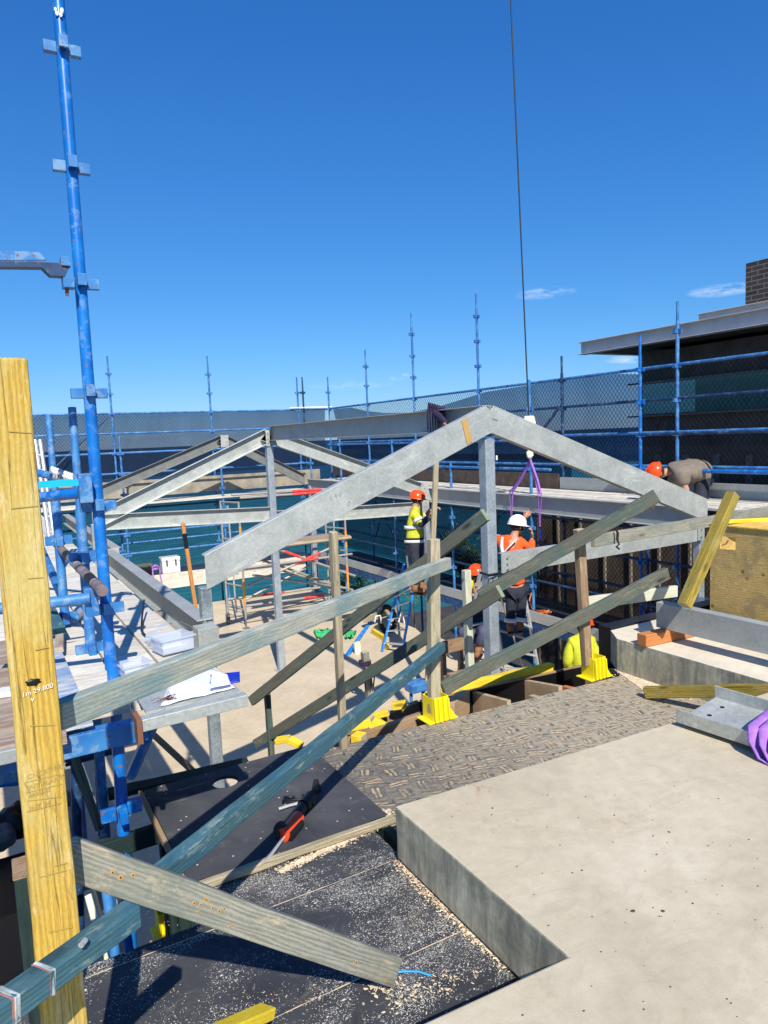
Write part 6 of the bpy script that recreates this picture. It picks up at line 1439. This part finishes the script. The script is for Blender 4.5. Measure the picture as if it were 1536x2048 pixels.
    for s_ in 'LR':
        if 'to'+s_ in J and boots:
            an, to = J['an'+s_], J['to'+s_]; dd_ = (to-an); flat_ = Vector((dd_.x, dd_.y, 0)).normalized()
            heel = an-flat_*.05-Vector((0, 0, .075)); toe = an+flat_*.19-Vector((0, 0, .075)); bo = skin('boot', {'a': (an+Vector((0, 0, .09)), .056), 'b': (an-Vector((0, 0, .02)), .052), 'c': (heel+Vector((0, 0, .02)), .042), 'd': (an.lerp(toe, .55)+Vector((0, 0, .0)), .046), 'e': (toe+Vector((0, 0, .02)), .036)}, [('a', 'b'), ('b', 'c'), ('b', 'd'), ('d', 'e')], boots, P)
            b = MB(); s2 = flat_.cross(Vector((0, 0, 1))); z0 = -.115
            pts = [an+flat_*a_+s2*c_+Vector((0, 0, z0)) for a_, c_ in ((-.09, -.035), (-.09, .035), (.05, .045), (.17, .045), (.235, .015), (.235, -.015), (.17, -.045), (.05, -.045))]; b.poly([p_+Vector((0, 0, .026)) for p_ in pts], .026); b.build('sole', 'rubber', bo)
        if 'ha'+s_ in J and (hands or {}).get(s_):
            dr, cu_, th = hands[s_]; hand(P, J['ha'+s_], dr, cu_, th)
    # reflective tapes: (point a, point b, radius) sleeves round a limb or the torso
    for (pa, pb, rr) in tapes:
        A_, B_ = Vector(pa), Vector(pb); rr = rr if isinstance(rr, tuple) else (rr, rr)
        ax = (B_-A_).normalized(); u_ = ax.cross(Vector((0, 1, .01))).normalized(); v_ = ax.cross(u_); n_ = 24; vs = []
        for E_ in (A_, B_):
            for i in range(n_):
                a = 6.28318*i/n_; vs.append(E_+u_*math.cos(a)*rr[0]+v_*math.sin(a)*rr[1])
        b = MB(); b.add(vs, [(i, (i+1) % n_, n_+(i+1) % n_, n_+i) for i in range(n_)], True); o = b.build('reflective_band', 'reflective', P); sm_ = o.modifiers.new('s', 'SOLIDIFY'); sm_.thickness = .004
    return P

# man in yellow on the blue stepladder, in profile facing right
D = 12.5; A = lambda px, py, d=0: at(px, py, d=D+d)
J = dict(hip=A(829, 1092), chest=A(828, 1037), neck=A(831, 1010), head=A(834.5, 999), shR=A(829, 1026, -.17), elR=A(842, 1050, -.26), haR=A(859, 1033, -.22), shL=A(834, 1024, .17), elL=A(850, 1036, .24), haL=A(864, 1019, .1),
         hpR=A(829, 1098, -.09), hpL=A(832, 1098, .09), knR=A(831, 1136, -.12), knL=A(842, 1134, .12), anR=A(829, 1176, -.12), anL=A(843, 1172, .12), toR=A(842, 1180, -.14), toL=A(856, 1176, .1))
tp1 = [(J['hip'].lerp(J['chest'], .62), J['hip'].lerp(J['chest'], .74), (.182, .165)), (J['hip'].lerp(J['chest'], .12), J['hip'].lerp(J['chest'], .22), (.184, .165)), (J['shR'].lerp(J['elR'], .5), J['shR'].lerp(J['elR'], .72), .088), (J['elL'].lerp(J['haL'], .2), J['elL'].lerp(J['haL'], .42), .066)]
person('man in a yellow and navy work shirt and orange helmet on the blue stepladder', J, 'hivis_yellow', 'navy_cloth', 'boot_leather', 'helmet_orange', face_dir=CR+Vector((0, 0, -.12)), lower_sleeve='navy_cloth', tapes=tp1, hemdrop=.10,
       hands={'R': (CR*.4+Vector((0, 0, 1)), CR, -1), 'L': (CR+Vector((0, 0, .4)), Vector((0, 0, -1)), 1)}, beard=False)
P_ = [o for o in C.objects if o.name.startswith('person')][0]
w = MB(); hp_ = J['hip']; w.path([hp_.lerp(J['chest'], .30), hp_.lerp(J['chest'], -.05), hp_.lerp(J['chest'], -.34)], .15, 14, flat=(.165, .15)); w.build('shirt_tail', 'navy_cloth', P_)
# man in white helmet, seen from behind, reaching up to the eave beam
D = 10.6
J = dict(hip=A(1031, 1172), chest=A(1022, 1095), neck=A(1030, 1066, .0), head=A(1034.5, 1052), shR=A(1040, 1084, -.02), elR=A(1064, 1098, .05), haR=A(1063, 1076, .12), shL=A(1004, 1080, .06), elL=A(989, 1080, .25), haL=A(976, 1092, .4),
         hpR=A(1042, 1180), hpL=A(1022, 1180), knR=A(1043, 1215, -.03), knL=A(1022, 1217, -.03), anR=A(1040, 1252), anL=A(1021, 1254), toR=A(1042, 1262, .3), toL=A(1022, 1264, .3))
tp1 = [(J['anR'].lerp(J['knR'], .30), J['anR'].lerp(J['knR'], .52), .098), (J['anL'].lerp(J['knL'], .30), J['anL'].lerp(J['knL'], .52), .098), (J['shL'].lerp(J['elL'], .45), J['shL'].lerp(J['elL'], .7), .082)]
person('bearded man in an orange shirt and white helmet on the aluminium stepladder', J, 'hivis_orange', 'navy_cloth', 'boot_leather', 'helmet_white', face_dir=CR*.9+CF*.3+Vector((0, 0, -.1)), beard=True, tapes=tp1, hemdrop=.10, hands={'R': (Vector((0, 0, 1))+CR*.1, CR*-1, 1)})
P_ = [o for o in C.objects if o.name.startswith('person')][-1]
w = MB()
for pts in ([(1005, 1074), (1003, 1092), (1006, 1112)], [(1034, 1078), (1022, 1090), (1010, 1102), (1012, 1120)]):
    w.path([A(x, y, -.185) for x, y in pts], .02, 6, flat=(.030, .012))
w.build('reflective_band', 'reflective', P_)
hu = A(1048, 1036, .25); w = MB(); w.path([A(1040, 1082, .05), A(1046, 1058, .22), hu+Vector((0, 0, -.02))], .04, 8); hand(P_, hu, Vector((0, 0, .6))+CR*.6, CF, 1)
# crouching man behind the steel column
D = 10.4
J = dict(hip=A(952, 1256), chest=A(955, 1196), neck=A(955, 1166), head=A(953, 1150), shR=A(966, 1182, 0), elR=A(985, 1210, 0), haR=A(972, 1180, -.1), shL=A(944, 1184, 0), elL=A(938, 1212, -.15), haL=A(948, 1186, -.22),
         hpR=A(962, 1262, .05), hpL=A(942, 1262, -.02), knR=A(968, 1262, -.45), knL=A(924, 1262, -.30), anR=A(958, 1298, -.3), anL=A(944, 1302, -.1), toR=A(950, 1304, -.5), toL=A(936, 1306, -.4))
person('crouching man in an orange helmet half hidden behind the tall steel column', J, 'navy_cloth', 'navy_light_cloth', 'boot_leather', 'helmet_orange', face_dir=CR*.4-CF, beard=True, tapes=[(J['knL'].lerp(J['anL'], .3), J['knL'].lerp(J['anL'], .48), .092)], hands={'L': (Vector((0, 0, 1))-CF*.2, CR, 1)})
P_ = [o for o in C.objects if o.name.startswith('person')][-1]
w = MB(); w.sphere(A(940, 1178, -.13), .085, (.8, .8, 1.9), 12, 8, lump=.3); w.build('shirt_panel', 'hivis_yellow', P_)
timber('timber_support', A(935, 1312, 0), A(985, 1302, 0), .3, .04, 'deck_plank'); o = C.objects['timber_support']; tag(o, 'low plank platform under the crouching man behind the column', 'plank')
for dx in (935, 985):
    q = A(dx, 1310, 0); timber('leg', (q.x, q.y, FZ), (q.x, q.y, q.z-.03), .05, .05, 'dark_post_timber', o, up=(0, 1, 0))
# man in yellow seen from behind at lower right
D = 9.3
J = dict(hip=A(1166, 1350), chest=A(1164, 1292), neck=A(1168, 1268), head=A(1168, 1254), shR=A(1186, 1284), elR=A(1196, 1322, -.05), haR=A(1180, 1345, .25), shL=A(1142, 1284), elL=A(1134, 1326, -.05), haL=A(1148, 1350, .25),
         hpR=A(1178, 1360), hpL=A(1156, 1360))
q_ = J['hpR']; J['knR'] = q_+Vector((.02, -.02, -.45)); J['anR'] = Vector((q_.x, q_.y, FZ+.12)); J['toR'] = J['anR']+CF*.2
q_ = J['hpL']; J['knL'] = q_+Vector((-.02, -.02, -.45)); J['anL'] = Vector((q_.x, q_.y, FZ+.12)); J['toL'] = J['anL']+CF*.2
person('man in a bright yellow shirt and orange helmet seen from behind at the right socket', J, 'hivis_yellow', 'navy_cloth', 'boot_leather', 'helmet_orange', face_dir=CF+Vector((0, 0, -.2)), tapes=[(J['hip'].lerp(J['chest'], .18), J['hip'].lerp(J['chest'], .34), (.20, .185))])
# bent over man on the upper deck
D = 9.9
J = dict(hip=A(1403, 950, .15), chest=A(1368, 933), neck=A(1338, 941), head=A(1316, 946), shR=A(1361, 950, -.2), elR=A(1375, 985, -.22), haR=A(1372, 1010, -.15), shL=A(1355, 938, .2), elL=A(1345, 985, .2), haL=A(1340, 1005, .1),
         hpR=A(1405, 966, .0), hpL=A(1404, 966, .28), knR=A(1398, 1008, -.05), knL=A(1400, 1006, .35), anR=A(1428, 1000, .2), anL=A(1430, 998, .45), toR=A(1416, 1008, .2), toL=A(1420, 1006, .45))
person('man in a taupe shirt and orange helmet bent over the right end of the rafter', J, 'taupe_cloth', 'navy_cloth', 'rubber', 'helmet_orange', face_dir=Vector((0, 0, -.85))-CR*.15+CF*.1, up=-CR+Vector((0, 0, .15)), sleeves='short', hemdrop=.10, bulk=1.42, brim=.6, hands={'R': (Vector((0, 0, -1)), CR*-1, 1)})
w = MB(); rust = at(1300, 1013, y=Y1-.05)
for k_ in range(8): w.path([rust+Vector((random.uniform(-.02, .02), 0, random.uniform(-.02, .02))), rust+Vector((random.uniform(-.05, .05), -.02, random.uniform(-.05, .05)))], .006, 5)
tag(w.build('tie_wire', 'rust_wire'), 'small knot of pink wire under the right rafter', 'wire')
